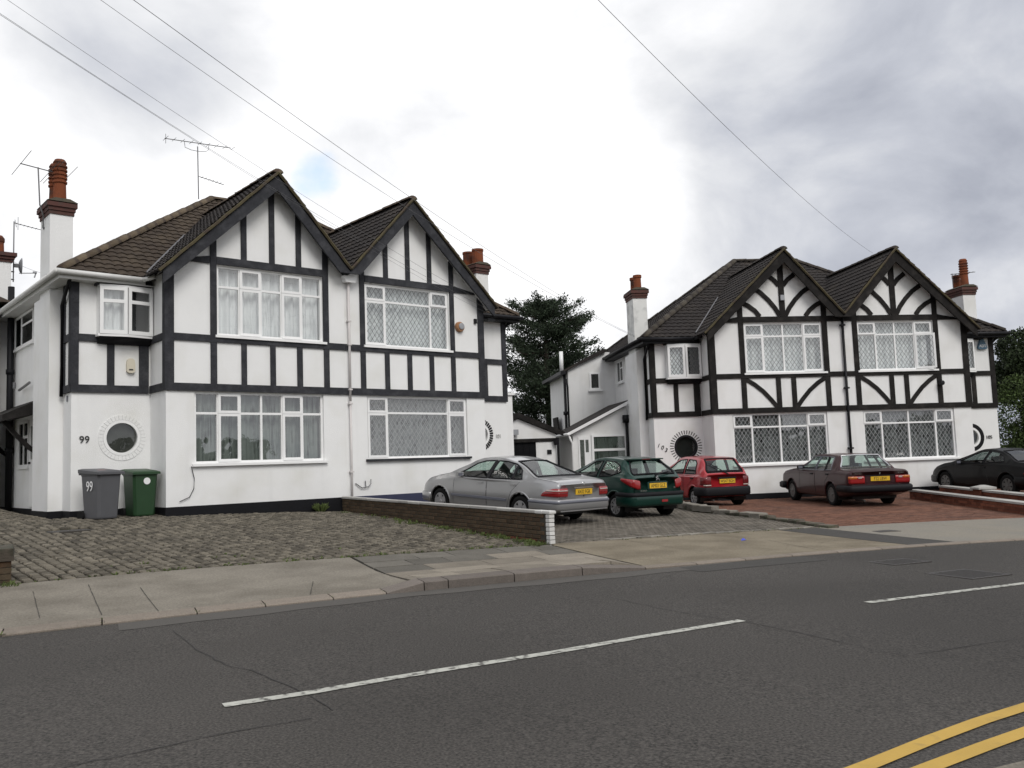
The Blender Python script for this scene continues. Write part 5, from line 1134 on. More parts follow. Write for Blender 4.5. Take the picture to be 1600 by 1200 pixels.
mb.lathe([(max(r_, .001), h) for r_, h in prof], (0.06, 0, 0), 'x', 24); mb.build('reflector', M['greysiren'], dsh)
mb = MB(); mb.tube([(.06, 0, -.21), (.46, 0, -.17)], .012, 6); mb.build('arm', M['aerial'], dsh)
mb = MB(); mb.box(.40, .50, -.035, .035, -.18, -.13); mb.tube([(.48, 0, -.16), (.44, 0, -.30)], .02, 6); mb.build('receiver', M['greysiren'], dsh)
MB().box(-.08, .07, -.03, .03, -.05, .05).build('bracket', M['aerial'], dsh)
gR = FR.g; m = gR(2*PIN+1.3, 2.3, 6.5)
aerial('television_aerial', 'short horizontal aerial boom right of the tall ribbed pot of 105', [([m, gR(2*PIN+1.3, 2.3, 6.98)], .014), ([gR(2*PIN+1.25, 2.3, 6.95), gR(2*PIN+2.15, 2.3, 7.03)], .014)],
    [(gR(2*PIN+1.5+.12*k, 2.15, 6.97+.01*k), gR(2*PIN+1.5+.12*k, 2.45, 6.97+.01*k)) for k in range(5)])
def cable(label, P0, P1, sag, r_=.010):
    P0, P1 = np.array(P0), np.array(P1); tt = np.linspace(0, 1, 40)
    pts = [P0*(1-t)+P1*t-np.array((0, 0, 4*sag*t*(1-t))) for t in tt]
    mid = pts[20]; mb = MB(); mb.tube([tuple(p-mid) for p in pts], r_, 5); o = mb.build('overhead_cable', M['cable']); o.location = tuple(mid); tag(o, label, 'cable', 'overhead service cables')
cable('upper of the cables from the left photo edge to the right end of number 101', [-7.83, 12.0, 7.44], [-.57, 25.23, 4.53], .2, .0032)
cable('middle of the cables from the left photo edge to the right end of number 101', [-8.94, 10.0, 7.73], [-.55, 25.24, 4.39], .3, .0032)
cable('lowest of the cables from the left photo edge to the right end of number 101', [-5.36, 6.0, 4.6], [-.53, 25.26, 4.26], .2, .0022)
cable('lower of the two long cables running to the grimy chimney of 103', [-8.36, 12.0, 8.88], [4.29, 30.41, 4.18], .5, .0042)
cable('upper of the two long cables running to the grimy chimney of 103', [-3.95, 6.0, 4.45], [4.29, 30.41, 4.22], .3, .0032)
cable('single cable crossing the sky down to the roof of 105', [-1.2, 6.0, 5.45], [12.73, 30.56, 6.85], .35, .0038)
cable('short thin cable between the left edge chimney and the chimney of 99', nb(.5, .7, 6.2), g(-1.75, 2.0, 4.9), .05, .0035)

# ------------------------------------------------------------------ vegetation
def leafmesh(cent, size, aspect, dirs=None, jitter=1.0):
    n = len(cent); d = rng.normal(0, 1, (n, 3)); d /= np.linalg.norm(d, axis=1)[:, None]
    if dirs is not None: d = dirs+d*.55*jitter; d /= np.linalg.norm(d, axis=1)[:, None]
    e_ = rng.normal(0, 1, (n, 3)); e_ -= (e_*d).sum(1)[:, None]*d; e_ /= np.linalg.norm(e_, axis=1)[:, None]
    s_ = size*rng.uniform(.6, 1.4, n)[:, None]
    a = cent-d*s_*.5; b = cent+e_*s_*aspect*.5; c = cent+d*s_*.5; f_ = cent-e_*s_*aspect*.5
    V = np.stack([a, b, c, f_], 1).reshape(-1, 3)
    me = bpy.data.meshes.new('crown'); me.vertices.add(4*n); me.vertices.foreach_set('co', V.ravel())
    me.loops.add(4*n); me.loops.foreach_set('vertex_index', np.arange(4*n)); me.polygons.add(n); me.polygons.foreach_set('loop_start', np.arange(0, 4*n, 4)); me.polygons.foreach_set('loop_total', np.full(n, 4)); me.update(); return me
# conifer
cx_, cy_ = 1.75, 44.; cz_ = gz(cx_, cy_)
tr = thing('conifer_tree', 'tall dark conifer with ragged upswept branches behind the white garage', 'tree', (cx_, cy_, cz_))
mb = MB(); mb.tube([(0, 0, -.2), (.1, 0, 3), (0, .05, 6), (.05, 0, 8.9)], [.32, .24, .14, .03], 8); mb.build('trunk', M['bark'], tr)
C_, D_ = [], []; limbs = MB(); rng = np.random.default_rng(5)
HT = 8.35-cz_
NBR = 210
for k in range(NBR):
    f_ = (k+.5)/NBR; z = .5+(HT-.9)*f_**.95; az = rng.uniform(0, 2*math.pi)
    rad = np.interp(z, [0, 3, 5, 7, 8.4, HT-.5, HT], [3.6, 3.5, 3.0, 2.6, 2.0, .8, .25])*rng.uniform(.45, 1.12)
    rise = rng.uniform(.05, .5)*rad
    p0 = np.array((0, 0, z)); p1 = np.array((math.cos(az)*rad, math.sin(az)*rad, z+rise)); mid_ = (p0+p1)/2+np.array((0, 0, -.10*rad))
    if k % 3 == 0: limbs.tube([tuple(p0), tuple(mid_), tuple(p1)], [.05, .035, .012], 4)
    dr_ = (p1-p0)/np.linalg.norm(p1-p0)
    m_ = int(210*rad)+60
    t_ = rng.uniform(.10, 1.04, m_)**.75
    q = (1-t_)[:, None]**2*p0+2*((1-t_)*t_)[:, None]*mid_+(t_**2)[:, None]*p1
    side_ = np.cross(dr_, (0, 0, 1)); w = (.42*rad*(1.05-t_)+.10)
    q = q+side_*(rng.normal(0, .5, m_)*w)[:, None]+rng.normal(0, .10, (m_, 3))
    C_.append(q); D_.append(np.tile(dr_*.8+np.array((0, 0, .3)), (m_, 1)))
limbs.build('branches', M['bark'], tr)
link('crown', leafmesh(np.vstack(C_), .15, .30, np.vstack(D_), 1.5), tr).data.materials.append(M['conifer'])
def bush(name, label, cat, loc, blobs, nleaf, size, mat, trunk=None, group=None):
    t = thing(name, label, cat, loc, 0, group); pts = []
    vol = sum(b[3]*b[4]*b[5] for b in blobs)
    for (x, y, z, rx, ry, rz_) in blobs:
        n = int(nleaf*rx*ry*rz_/vol); d = rng.normal(0, 1, (n, 3)); d /= np.linalg.norm(d, axis=1)[:, None]; r_ = rng.uniform(.55, 1.08, n)**.6
        pts.append(np.array((x, y, z))+d*r_[:, None]*np.array((rx, ry, rz_)))
    P = np.vstack(pts); P = P+rng.normal(0, .06, P.shape); P = P[P[:, 2] > .02]
    link('crown', leafmesh(P, size, .6), t).data.materials.append(mat)
    if trunk:
        mb = MB()
        for pts_, rr in trunk: mb.tube(pts_, rr, 6)
        mb.build('trunk', M['bark'], t)
    return t
def blobs_rand(n, cx, cy, cz, R_, sx, sy, sz, rmin, rmax):
    out = []
    for k in range(n):
        d = rng.normal(0, 1, 3); d /= np.linalg.norm(d); r_ = R_*rng.uniform(.3, 1)
        q = rng.uniform(rmin, rmax); out.append((cx+d[0]*r_*sx, cy+d[1]*r_*sy, cz+d[2]*r_*sz, q, q, q*.8))
    return out
rng = np.random.default_rng(21)
tx, ty = 26.2, 41.; tz = gz(tx, ty)
bush('broadleaf_tree', 'dark leafy tree right of number 105, cut by the right photo edge', 'tree', (tx, ty, tz), blobs_rand(64, -.3, 0, 5.1, 3.9, 1.0, 1.0, .82, .4, .95), 75000, .13, M['leaf'],
     trunk=[([(0, 0, -.2), (.1, 0, 2.2), (0, 0, 4.5)], [.3, .2, .08]), ([(0, 0, 2), (-1.4, .3, 4.2)], [.12, .03]), ([(0, 0, 2), (1.5, -.3, 4.6)], [.12, .03])])
hx, hy = 22.6, 37.; hz = gz(hx, hy)
bush('hedge', 'overgrown green hedge below the dark tree at the right photo edge', 'hedge', (hx, hy, hz), [(rng.uniform(-1.8, 3.2), rng.uniform(-.7, .7), rng.uniform(.4, 3.1), .8, .8, .75) for k in range(52)]+[(-1.9, 0, 2.9, .8, .8, .8), (-1.5, 0, 3.6, .8, .8, .8), (-.6, 0, 3.8, .9, .8, .8), (-2.0, .2, 1.6, .7, .7, .8)], 86000, .10, M['hedge'])
# weeds: one plant by the plinth, scattered tufts in the joints
def tuft(mb, x, y, z, h, n, sp):
    for k in range(n):
        a = rng.uniform(0, 6.28); l_ = h*rng.uniform(.5, 1.1); w = .012+.12*h*rng.uniform(.4, 1); b = rng.uniform(.1, .8)*sp
        bx, by = x+math.cos(a)*sp*.3, y+math.sin(a)*sp*.3; ex, ey = bx+math.cos(a)*b, by+math.sin(a)*b; px_, py_ = -math.sin(a)*w/2, math.cos(a)*w/2
        mb.add([(bx-px_*.4, by-py_*.4, z), (bx+px_*.4, by+py_*.4, z), ((bx+ex)/2+px_, (by+ey)/2+py_, z+l_*.75), (ex, ey, z+l_), ((bx+ex)/2-px_, (by+ey)/2-py_, z+l_*.75)], [(0, 1, 2, 3, 4)])
p = FL.g(3.35, -.12, 0); pz = gz(p[0], p[1])
wt = thing('weed', 'bushy green weed growing against the black plinth of number 99', 'weed', (p[0], p[1], pz)); mb = MB(); tuft(mb, 0, 0, 0, .24, 120, .22); mb.build('leaves', M['weed'], wt, recalc=False)
mb = MB()
for k in range(150):
    t = rng.uniform(-1.7, 6.9); n = float(NB(t))+abs(rng.normal(0, .10)) + (rng.uniform(0, 1.3) if rng.random() < .22 else 0); x, y = TN(t, n)
    if rng.random() < .75 and -1.2 < t < .1: continue
    tuft(mb, x, y, gz(x, y)-.01, rng.uniform(.02, .075), 9, rng.uniform(.04, .11))
for k in range(230):
    s_ = rng.beta(2.2, 1.1)*LW_; off_ = -.10-abs(rng.normal(0, .16)); x = A0[0]+math.cos(ang)*s_-math.sin(ang)*off_*1.0; y = A0[1]+math.sin(ang)*s_+math.cos(ang)*off_
    tuft(mb, x, y, gz(x, y)-.01, rng.uniform(.02, .11), 10, rng.uniform(.04, .13))
for e_ in edges[2:14]:
    for q in range(3):
        n = float(NK(e_))+rng.uniform(.0, .3); x, y = TN(e_+rng.uniform(-.015, .015), n); tuft(mb, x, y, gz(x, y)+.012, .02, 5, .04)
for k in range(40):
    t = rng.uniform(8, 13.4); n = float(NB(t))+rng.normal(0, .03); x, y = TN(t, n); tuft(mb, x, y, gz(x, y), rng.uniform(.02, .06), 7, .07)
for k in range(34):
    x, y = -6.9+rng.uniform(-.3, .45), 11.62+rng.uniform(-.12, .15); tuft(mb, x, y, gz(x, y), rng.uniform(.04, .10), 8, .08)
stuff(mb.build('grass_tufts', M['weed'], None, recalc=False)); tag(bpy.data.objects['grass_tufts'], 'scattered grass and moss tufts in the paving joints and along the wall foot', 'grass')

# ------------------------------------------------------------------ ironwork in the road, litter
def grate(label, x, y, rz, w, l, nb_, cat='drain cover'):
    z = gz(x, y); t = thing('drain_grate', label, cat, (x, y, z), rz, 'iron covers in the road')
    mb = MB(); mb.box(-w/2-.05, w/2+.05, -l/2-.05, -l/2, -.05, .009); mb.box(-w/2-.05, w/2+.05, l/2, l/2+.05, -.05, .009); mb.box(-w/2-.05, -w/2, -l/2, l/2, -.05, .009); mb.box(w/2, w/2+.05, -l/2, l/2, -.05, .009); mb.build('frame', M['iron'], t)
    MB().box(-w/2, w/2, -l/2, l/2, -.06, .003).build('pit', M['ink'], t)
    for k in range(nb_):
        a = -w/2+w*(k+.25)/nb_; MB().box(a, a+w/nb_*.55, -l/2, l/2, -.03, .008).build('bar', M['iron'], t)
grate('iron gully grate close to the far kerb, partly worn', 5.52, 13.12, .40, .62, .42, 7)
grate('square iron grate in the carriageway beyond the second white line', 5.80, 11.70, .42, .62, .62, 8)
t = thing('manhole_cover', 'small dark metal cover in the pale pavement in front of the red drive', 'manhole cover', (7.1, 17.42, gz(7.1, 17.42)+.026), .3)
MB().box(-.24, .24, -.17, .17, -.03, .004).build('frame', M['slabd'], t); MB().box(-.2, .2, -.13, .13, -.03, .007).build('lid', M['iron'], t)
lp = (4.05, 16.2); t = MB(); t.add([(-.04, -.02, 0), (.05, -.03, .01), (.06, .02, .0), (-.03, .03, .012), (.0, 0, .045)], [(0, 1, 4), (1, 2, 4), (2, 3, 4), (3, 0, 4), (3, 2, 1, 0)])
o = t.build('litter', M['bluelitter']); o.location = (lp[0], lp[1], gz(*lp)+.027); tag(o, 'tiny scrap of bright blue litter on the buff concrete pavement', 'litter')

# ------------------------------------------------------------------ across the road, behind the camera (mirrored in the windows and car paint)
def far_house(label, x, y, rz, w, dpt, wallm):
    z = gz(x, y); t = thing('house_opposite', label, 'house', (x, y, z), rz, 'houses across the road reflected in the windows')
    mb = MB(); mb.box(-w/2, w/2, 0, dpt, -.5, 5.3); mb.build('wall', M[wallm], t)
    mb = MB(); mb.add([(-w/2-.4, -.4, 5.2), (w/2+.4, -.4, 5.2), (w/2+.4, dpt+.4, 5.2), (-w/2-.4, dpt+.4, 5.2), (-w/2+3.4, dpt/2, 8.4), (w/2-3.4, dpt/2, 8.4)], [(0,1,5,4),(1,2,5),(2,3,4,5),(3,0,4),(0,3,2,1)]); rf = mb.build('roof', M['roofbrown'], t)
    for sx_ in (-1, 1): MB().box(sx_*w*.3-.4, sx_*w*.3+.4, dpt/2-.4, dpt/2+.4, 6, 9.4).build('chimney', M['corbel'], rf)
    for u in (-w*.3, 0, w*.3):
        for zz_ in (.9, 3.5):
            wn_ = MB().box(u-.9, u+.9, dpt-.02, dpt+.06, zz_, zz_+1.4).build('window', M['upvc'], t); MB().box(u-.8, u+.8, dpt+.06, dpt+.07, zz_+.1, zz_+1.3).build('pane', M['blackp'], wn_)
    return t
far_house('red brick house across the road, left one of the pair seen only in reflections', -16, -22, -.1, 13, 8, 'brickred')
far_house('pale rendered house across the road, seen only in reflections', 6, -25, -.25, 12, 8, 'render_dirty')
far_house('brown brick house across the road, right one, seen only in reflections', 26, -17, -.5, 13, 8, 'brick')
pts = []  # unseen greenery, added and packed dense to darken low reflections in the glass
for k in range(190):
    x = rng.uniform(-36, 42); y = -9-rng.uniform(0, 8); r_ = rng.uniform(.9, 2.0); 
    if abs(x) < 3 and y > -12: continue
    d = rng.normal(0, 1, (420, 3)); d /= np.linalg.norm(d, axis=1)[:, None]; c_ = np.array((x, y+.25*max(x-5, 0), gz(x, y)+rng.uniform(.6, 3.2)))
    q = c_+d*rng.uniform(.6, 1.05, 420)[:, None]**.5*r_; pts.append(q[q[:, 2] > -1.5])
o = link('opposite_greenery', leafmesh(np.vstack(pts), .40, .8)); o.data.materials.append(M['leaf']); stuff(o); tag(o, 'unseen trees and hedges across the road, added dense to darken reflections', 'trees')
# ------------------------------------------------------------------ cars
def smooth_prof(P, sig=.035):
    P = np.array(P, float); xs_ = np.linspace(P[0, 0]-.3, P[-1, 0]+.3, 1400); z = np.interp(xs_, P[:, 0], P[:, 1])
    k = int(3*sig/(xs_[1]-xs_[0])); g_ = np.exp(-.5*(np.arange(-k, k+1)*(xs_[1]-xs_[0])/sig)**2); g_ /= g_.sum()
    zs = np.convolve(np.pad(z, k, 'edge'), g_, 'valid'); return lambda x: np.interp(x, xs_, zs)
def inpoly(px, pz, poly):
    c = False; n = len(poly)
    for i in range(n):
        x1, z1 = poly[i]; x2, z2 = poly[(i+1) % n]
        if (z1 > pz) != (z2 > pz) and px < (x2-x1)*(pz-z1)/(z2-z1)+x1: c = not c
    return c
def put_plate(sp, T, rake):
    px_, pz_, pw, ph = sp['plate'][1:]
    tl = math.atan(sp['tailrake'][0]) if sp.get('tailrake') else 0
    pl_ = MB().box(-.006, .006, -pw/2, pw/2, -ph/2, ph/2).build('number_plate', M['platey'], T); pl_.location = (rake(px_, pz_), 0, pz_); pl_.rotation_euler = (0, tl, 0)
    me = text_mesh(sp['plate'][0], .118, .001, 'plate_lettering', M['ink'], .78); o = link('plate_lettering', me, pl_); o.location = (-.008, 0, -.004); o.rotation_euler = (math.pi/2, 0, -math.pi/2)
def make_car(sp):
    x, y, z, hd, slope = sp['pose']
    T = thing('parked_car', sp['label'], 'car', (x, y, z), 0, 'cars parked in front of the houses'); T.rotation_euler = (0, -math.atan(slope), hd)
    top, belt, bot = smooth_prof(sp['top'], sp.get('sig', .035)), smooth_prof(sp['belt']), smooth_prof(sp['bot'])
    W_, xr, xf, rc, rw = sp['W'], sp['xr'], sp['xf'], sp['rc'], sp['roofw']; WB, WR = sp['wb'], sp['wr']
    def plan(xx):
        a = np.clip((xr+rc*1.6-xx)/(rc*1.6), 0, 1); b = np.clip((xx-(xf-rc*2.6))/(rc*2.6), 0, 1)
        return W_*(1-.012*np.abs(xx-WB/2))-rc*.62*(1-np.sqrt(np.maximum(0, 1-a*a*.97)))-rc*.9*(1-np.sqrt(np.maximum(0, 1-b*b*.97)))
    def sect(xx):
        w = float(plan(xx)); zt = float(top(xx)); zb = float(bot(xx)); zbelt = min(float(belt(xx)), zt-.035)
        cab = min(max((zt-zbelt-.03)/.36, 0), 1); cab = cab*cab*(3-2*cab)
        wr_ = w*.90*(1-cab)+rw*cab; zr = zt-(.018+.055*cab)
        zm = zb+(zbelt-zb)*.52
        return [(0, zb), (w*.80, zb), (w*.95, zb+.05), (w*.985, zb+(zm-zb)*.55), (w*1.0, zm), (w*.992, zm+(zbelt-zm)*.5), (w*.975, zbelt-.035), (w*.945, zbelt), (wr_+.004, zr), (wr_-.06-.03*cab, zt-.010), (0, zt+.012*cab)]
    sub = [2, 2, 2, 3, 3, 3, 2, 14, 3, 12]
    xs_ = [xr]; 
    while xs_[-1] < xf-.02: xs_.append(xs_[-1]+(.03 if xs_[-1] < xr+.18 or xs_[-1] > xf-.25 else .036))
    xs_[-1] = xf
    rings = []
    for xx in xs_:
        P = sect(xx); Q = []
        for i in range(len(P)-1):
            p0, p1, p2, p3 = [np.array(P[k]) for k in (max(i-1, 0), i, i+1, min(i+2, len(P)-1))]
            for s_ in range(sub[i]):
                t = s_/sub[i]
                if i in (7, 9): q = p1+(p2-p1)*t; q = q+(np.array((.018, 0))*4*t*(1-t) if i == 7 and P[8][1]-P[7][1] > .15 else 0)
                else: q = .5*((2*p1)+(-p0+p2)*t+(2*p0-5*p1+4*p2-p3)*t*t+(-p0+3*p1-3*p2+p3)*t**3)
                Q.append(q)
        Q.append(np.array(P[-1])); rings.append(np.array(Q))
    Rg = np.array(rings); nS, nR = Rg.shape[:2]
    cum = np.r_[0, np.cumsum(sub)]; xs_ = np.array(xs_)
    if sp.get('tailrake'):   # lean the tail panel: upper part moved forward
        k_, zb0_ = sp['tailrake']; fall = np.clip(1-(xs_-xr)/.6, 0, 1)
        XS = xs_[:, None]+fall[:, None]*k_*np.clip(Rg[:, :, 1]-zb0_, 0, 9)
    else: XS = np.repeat(xs_[:, None], nR, 1)
    buckets = {k: MB() for k in ('body', 'glass', 'door', 'door2', 'screen')}
    def fpt(i, j, s_): return (XS[i, j], s_*Rg[i, j, 0], Rg[i, j, 1])
    segof = np.zeros(nR-1, int)
    for q in range(len(sub)): segof[cum[q]:cum[q+1]] = q
    used = {k: ({}, MB()) for k in ('body', 'side_window', 'rear_screen', 'windscreen', 'front_door', 'rear_door')}
    for s_ in (1, -1):
        for i in range(nS-1):
            for j in range(nR-1):
                cx_ = (XS[i, j]+XS[i+1, j]+XS[i, j+1]+XS[i+1, j+1])/4; cz_ = (Rg[i, j, 1]+Rg[i+1, j, 1]+Rg[i, j+1, 1]+Rg[i+1, j+1, 1])/4; cy_ = (Rg[i, j, 0]+Rg[i, j+1, 0])/2
                sg = segof[j]; key = 'body'
                if sg < 7 and any((cx_-wx)**2+(cz_-WR)**2 < (WR+.065)**2 for wx in (0, WB)) and cy_ > W_*.5: continue
                if sg == 7 or sg == 6:
                    if any(inpoly(cx_, cz_, p) for p in sp['win']): key = 'side_window'
                if sg >= 8:
                    wr_ = Rg[i, cum[9], 0]
                    if sp['rs'][0] < cx_ < sp['rs'][1] and cy_ < wr_-sp.get('rsm', .02): key = 'rear_screen'
                    if sp['ws'][0] < cx_ < sp['ws'][1] and cy_ < wr_-.02: key = 'windscreen'
                if key == 'body' and 1 <= sg <= 8:
                    for nm, p in sp['doors']:
                        if inpoly(cx_, cz_, p): key = nm
                kk = key+('+' if s_ > 0 else '-') if key in ('side_window', 'front_door', 'rear_door') else key
                if kk not in used: used[kk] = ({}, MB())
                dct, mb = used[kk]; ids = []
                for (a, b) in ((i, j), (i+1, j), (i+1, j+1), (i, j+1)):
                    h = (a, b, s_ if 0 < b < nR-1 else 0)
                    if h not in dct: dct[h] = len(mb.v); mb.v.append(tuple(map(float, fpt(a, b, s_))))
                    ids.append(dct[h])
                mb.f.append(tuple(ids) if s_ < 0 else tuple(ids[::-1]))
    dct, mb = used['body']
    for i_, fl in ((0, 1), (nS-1, -1)):      # end caps
        c = [fpt(i_, j, 1) for j in range(nR)]+[fpt(i_, j, -1) for j in range(nR-2, 0, -1)]
        n0 = len(mb.v); mb.v += [tuple(map(float, p)) for p in c]; mb.v.append((float(XS[i_].mean()), 0., .6)); m_ = len(c)
        mb.f += [(n0+k, n0+(k+1) % m_, n0+m_)[::fl] for k in range(m_)]
    pm = M[sp['paint']]
    bo = None
    for kk, (dct, mb) in used.items():
        if not mb.f: continue
        key = kk.rstrip('+-'); mat = pm if key in ('body', 'front_door', 'rear_door') else M[sp['glass']]
        me = mb.mesh(key, mat, True, recalc=False)
        bm = bmesh.new(); bm.from_mesh(me); bmesh.ops.remove_doubles(bm, verts=bm.verts, dist=.0004); bm.to_mesh(me); bm.free()
        me.polygons.foreach_set('use_smooth', [True]*len(me.polygons))
        o = link(key, me, T)
        if key == 'body': bo = o
        if key == 'front_door' or key == 'rear_door':
            pl = dict(sp['doors'])[key]; xh = min(p[0] for p in pl)+.14; zh = float(belt(xh))-.10; s_ = 1 if kk[-1] == '+' else -1
            h_ = MB().box(xh-.02, xh+.14, s_*(float(plan(xh))*.985)-.02, s_*(float(plan(xh))*.985)+.02, zh-.02, zh+.02).build('handle', M['trimblk'] if sp['handle'] == 'black' else pm, o)
    def Y(xx, zz_):
        i = int(np.clip(np.searchsorted(xs_, xx), 0, nS-1)); r_ = Rg[i]; k = np.argsort(r_[:cum[9]+1, 1]); return float(np.interp(zz_, r_[k, 1], r_[k, 0]))
    # window rubbers and door gaps following the surface
    for p in sp['win']:
        pts = []
        for (a, b), (c, d_) in zip(p, p[1:]+p[:1]):
            n = max(2, int(math.hypot(c-a, d_-b)/.08)); pts += [(a+(c-a)*k/n, b+(d_-b)*k/n) for k in range(n)]
        for s_ in (1, -1):
            mb = MB(); mb.tube([(a, s_*(Y(a, b)+.004), b) for a, b in pts], sp.get('rub', .017), 5, True); mb.build('window_trim', M[sp.get('trim', 'trimblk')], T)
    for q_ in sp.get('pillar', ()):
        for s_ in (1, -1): mb = MB(); mb.tube([(a, s_*(Y(a, b)+.002), b) for a, b in q_], .035, 6); mb.build('pillar', M['trimblk'], T)
    for nm, p in sp['doors']:
        run = []
        for (a, b), (c, d_) in zip(p, p[1:]+p[:1]):
            n = max(2, int(math.hypot(c-a, d_-b)/.06))
            run += [(a+(c-a)*k/n, b+(d_-b)*k/n) for k in range(n)]
        ok = [q[1] < float(belt(q[0])) for q in run]
        st_ = next((i for i in range(len(run)) if ok[i] and not ok[i-1]), 0); run = run[st_:]+run[:st_]
        run = [q for q in run if q[1] < float(belt(q[0]))]
        for s_ in (1, -1): mb = MB(); mb.tube([(a, s_*(Y(a, b)-.001), b) for a, b in run], .005, 4); mb.build('door_gap', M['ink'], T)
    # arches, inner dark
    for wx in (0, WB):
        for s_ in (1, -1):
            mb = MB(); r_ = WR+.075; pts = []
            for k in range(22):
                a = math.pi*(-.10+1.20*k/21); px_, pz_ = wx+r_*math.cos(a), WR+r_*math.sin(a)
                if pz_ > float(bot(px_))+.02: pts.append((px_, s_*(Y(px_, pz_)-.012), pz_))
            mb.tube(pts, .024, 6); mb.build('wheel_arch', pm if sp.get('archpaint', True) else M['trimblk'], T, True)
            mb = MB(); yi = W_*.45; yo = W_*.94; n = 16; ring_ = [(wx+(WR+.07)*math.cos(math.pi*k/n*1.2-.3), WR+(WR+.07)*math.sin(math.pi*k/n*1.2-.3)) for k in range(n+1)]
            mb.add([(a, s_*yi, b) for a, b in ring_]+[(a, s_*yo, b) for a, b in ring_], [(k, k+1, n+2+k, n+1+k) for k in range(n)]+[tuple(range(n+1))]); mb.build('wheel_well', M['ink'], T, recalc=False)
    # wheels
    for wx in (0, WB):
        for s_ in (1, -1):
            yo = W_-.035; wd = .19
            mb = MB(); mb.lathe([(WR*.64, -wd/2), (WR*.93, -wd/2), (WR, -wd/2+.025), (WR, wd/2-.025), (WR*.93, wd/2), (WR*.66, wd/2), (WR*.62, wd/2-.03)], (wx, s_*(yo-wd/2), WR), 'y', 28)
            wh = mb.build('wheel', M['rubber'], T, True)
            mb = MB(); yy = s_*(yo-.012); rr = WR*.655; rim = sp['rim']
            mb.lathe([(rr, 0), (rr*.9, 0), (rr*.86, -s_*.03), (rr*.2, -s_*.03)] if s_ > 0 else [(rr, 0), (rr*.9, 0), (rr*.86, .03), (rr*.2, .03)], (wx, yy, WR), 'y', 24, False)
            mb.build('rim_well', M['hub'], wh, True)
            mb = MB(); ns = rim[0]
            for k in range(ns):
                a = 2*math.pi*k/ns+.2; ca, sa = math.cos(a), math.sin(a); w0, w1 = rim[1] or (.05, .05)
                P = [(r_*ca-q*sa, r_*sa+q*ca) for r_, q in ((rr*.1, -w0), (rr*.95, -w1), (rr*.95, w1), (rr*.1, w0))]
                mb.prism([(wx+a_, yy+s_*.004, WR+b_) for a_, b_ in P], None, (0, -s_*.03, 0))
            mb.lathe([(rr*1.0, 0), (rr*1.0, s_*.012), (rr*.90, s_*.012), (rr*.88, -s_*.02)], (wx, yy, WR), 'y', 28, False); mb.lathe([(rr*.26, 0), (rr*.24, s_*.014), (rr*.05, s_*.018)], (wx, yy, WR), 'y', 16)
            mb.build('rim', M[rim[2]], wh)
    # under-floor and interior
    mb = MB(); mb.box(xr+.55, xf-.35, -W_*.6, W_*.6, .20, .30); mb.build('underbody', M['ink'], T)
    st = MB(); zf = .42
    bx = sp['seats']
    for yy in (-.36, .36):
        st.box(bx[1]-.05, bx[1]+.5, yy-.24, yy+.24, zf, zf+.14); st.prism([(bx[1]-.02, yy-.22, zf+.1), (bx[1]+.10, yy-.22, zf+.1), (bx[1]-.10, yy-.19, zf+.50), (bx[1]-.18, yy-.19, zf+.50)], None, (0, .44, 0)); st.box(bx[1]-.23, bx[1]-.13, yy-.11, yy+.11, zf+.55, zf+.70)
    st.box(bx[0]-.05, bx[0]+.5, -.62, .62, zf, zf+.14); st.prism([(bx[0]-.02, -.62, zf+.1), (bx[0]+.1, -.62, zf+.1), (bx[0]-.08, -.60, zf+.44), (bx[0]-.18, -.60, zf+.44)], None, (0, 1.22, 0))
    st.box(bx[2]-.1, bx[2]+.4, -.64, .64, zf+.25, zf+.42)
    st.box(xr+.25, bx[2]+.3, -W_*.84, W_*.84, .36, .42)
    st.build('seats', M['interior'], T)
    if sp.get('shelf'): MB().box(sp['shelf'][0], sp['shelf'][1], -.6, .6, sp['shelf'][2]-.03, sp['shelf'][2]).build('parcel_shelf', M['interior'], T)
    # outline bands round the tail / nose
    zpl = sp.get('zplan', .6)
    def path_rear(side_len, yin=None, back=0., n=40):
        """from the left flank round the corner to y = yin on the tail"""
        xs2 = np.r_[np.linspace(xr+side_len, xr+.02, n), xr+.004, xr]
        pts = [(xx, float(plan(xx))) for xx in xs2]
        y0_ = pts[-1][1]; yin_ = -y0_ if yin is None else yin
        pts += [(xr, v_) for v_ in np.linspace(y0_-.03, yin_, 12)]
        return pts
    def rake(xx, zz_):
        if not sp.get('tailrake'): return xx
        k_, zb0_ = sp['tailrake']; return xx+max(0, 1-(xx-xr)/.6)*k_*max(zz_-zb0_, 0)
    def band(name, mat, pts, zlo, zhi, out, parent=T, s_=1, thick=.03):
        m_ = len(pts); P = np.array(pts); tg = np.gradient(P, axis=0); tg /= np.linalg.norm(tg, axis=1)[:, None]+1e-9; nr = np.c_[tg[:, 1], -tg[:, 0]]
        nr[:, :] *= np.where((nr[:, 0]*-1+nr[:, 1]*np.sign(P[:, 1]+1e-9)) > 0, 1, -1)[:, None]
        mb = MB(); vs = []
        for k in range(m_):
            f_ = k/(m_-1); a, b = (zlo(f_), zhi(f_)) if callable(zlo) else (zlo, zhi)
            for o_, zz_ in ((-thick, a), (out*.5, a), (out, a+(b-a)*.2), (out, a+(b-a)*.8), (out*.5, b), (-thick, b)):
                q = P[k]+nr[k]*o_; vs.append((rake(q[0], zz_), s_*q[1], zz_))
        mb.add(vs, [(k*6+i, k*6+(i+1) % 6, k*6+6+(i+1) % 6, k*6+6+i) for k in range(m_-1) for i in range(6)]+[tuple(range(6)), tuple(range((m_-1)*6, m_*6))])
        return mb.build(name, M[mat] if isinstance(mat, str) else mat, parent, True)
    full_r = lambda sl_: [(a, b) for a, b in path_rear(sl_, 0.0)]+[(a, -b) for a, b in path_rear(sl_, 0.0)[::-1][1:]]
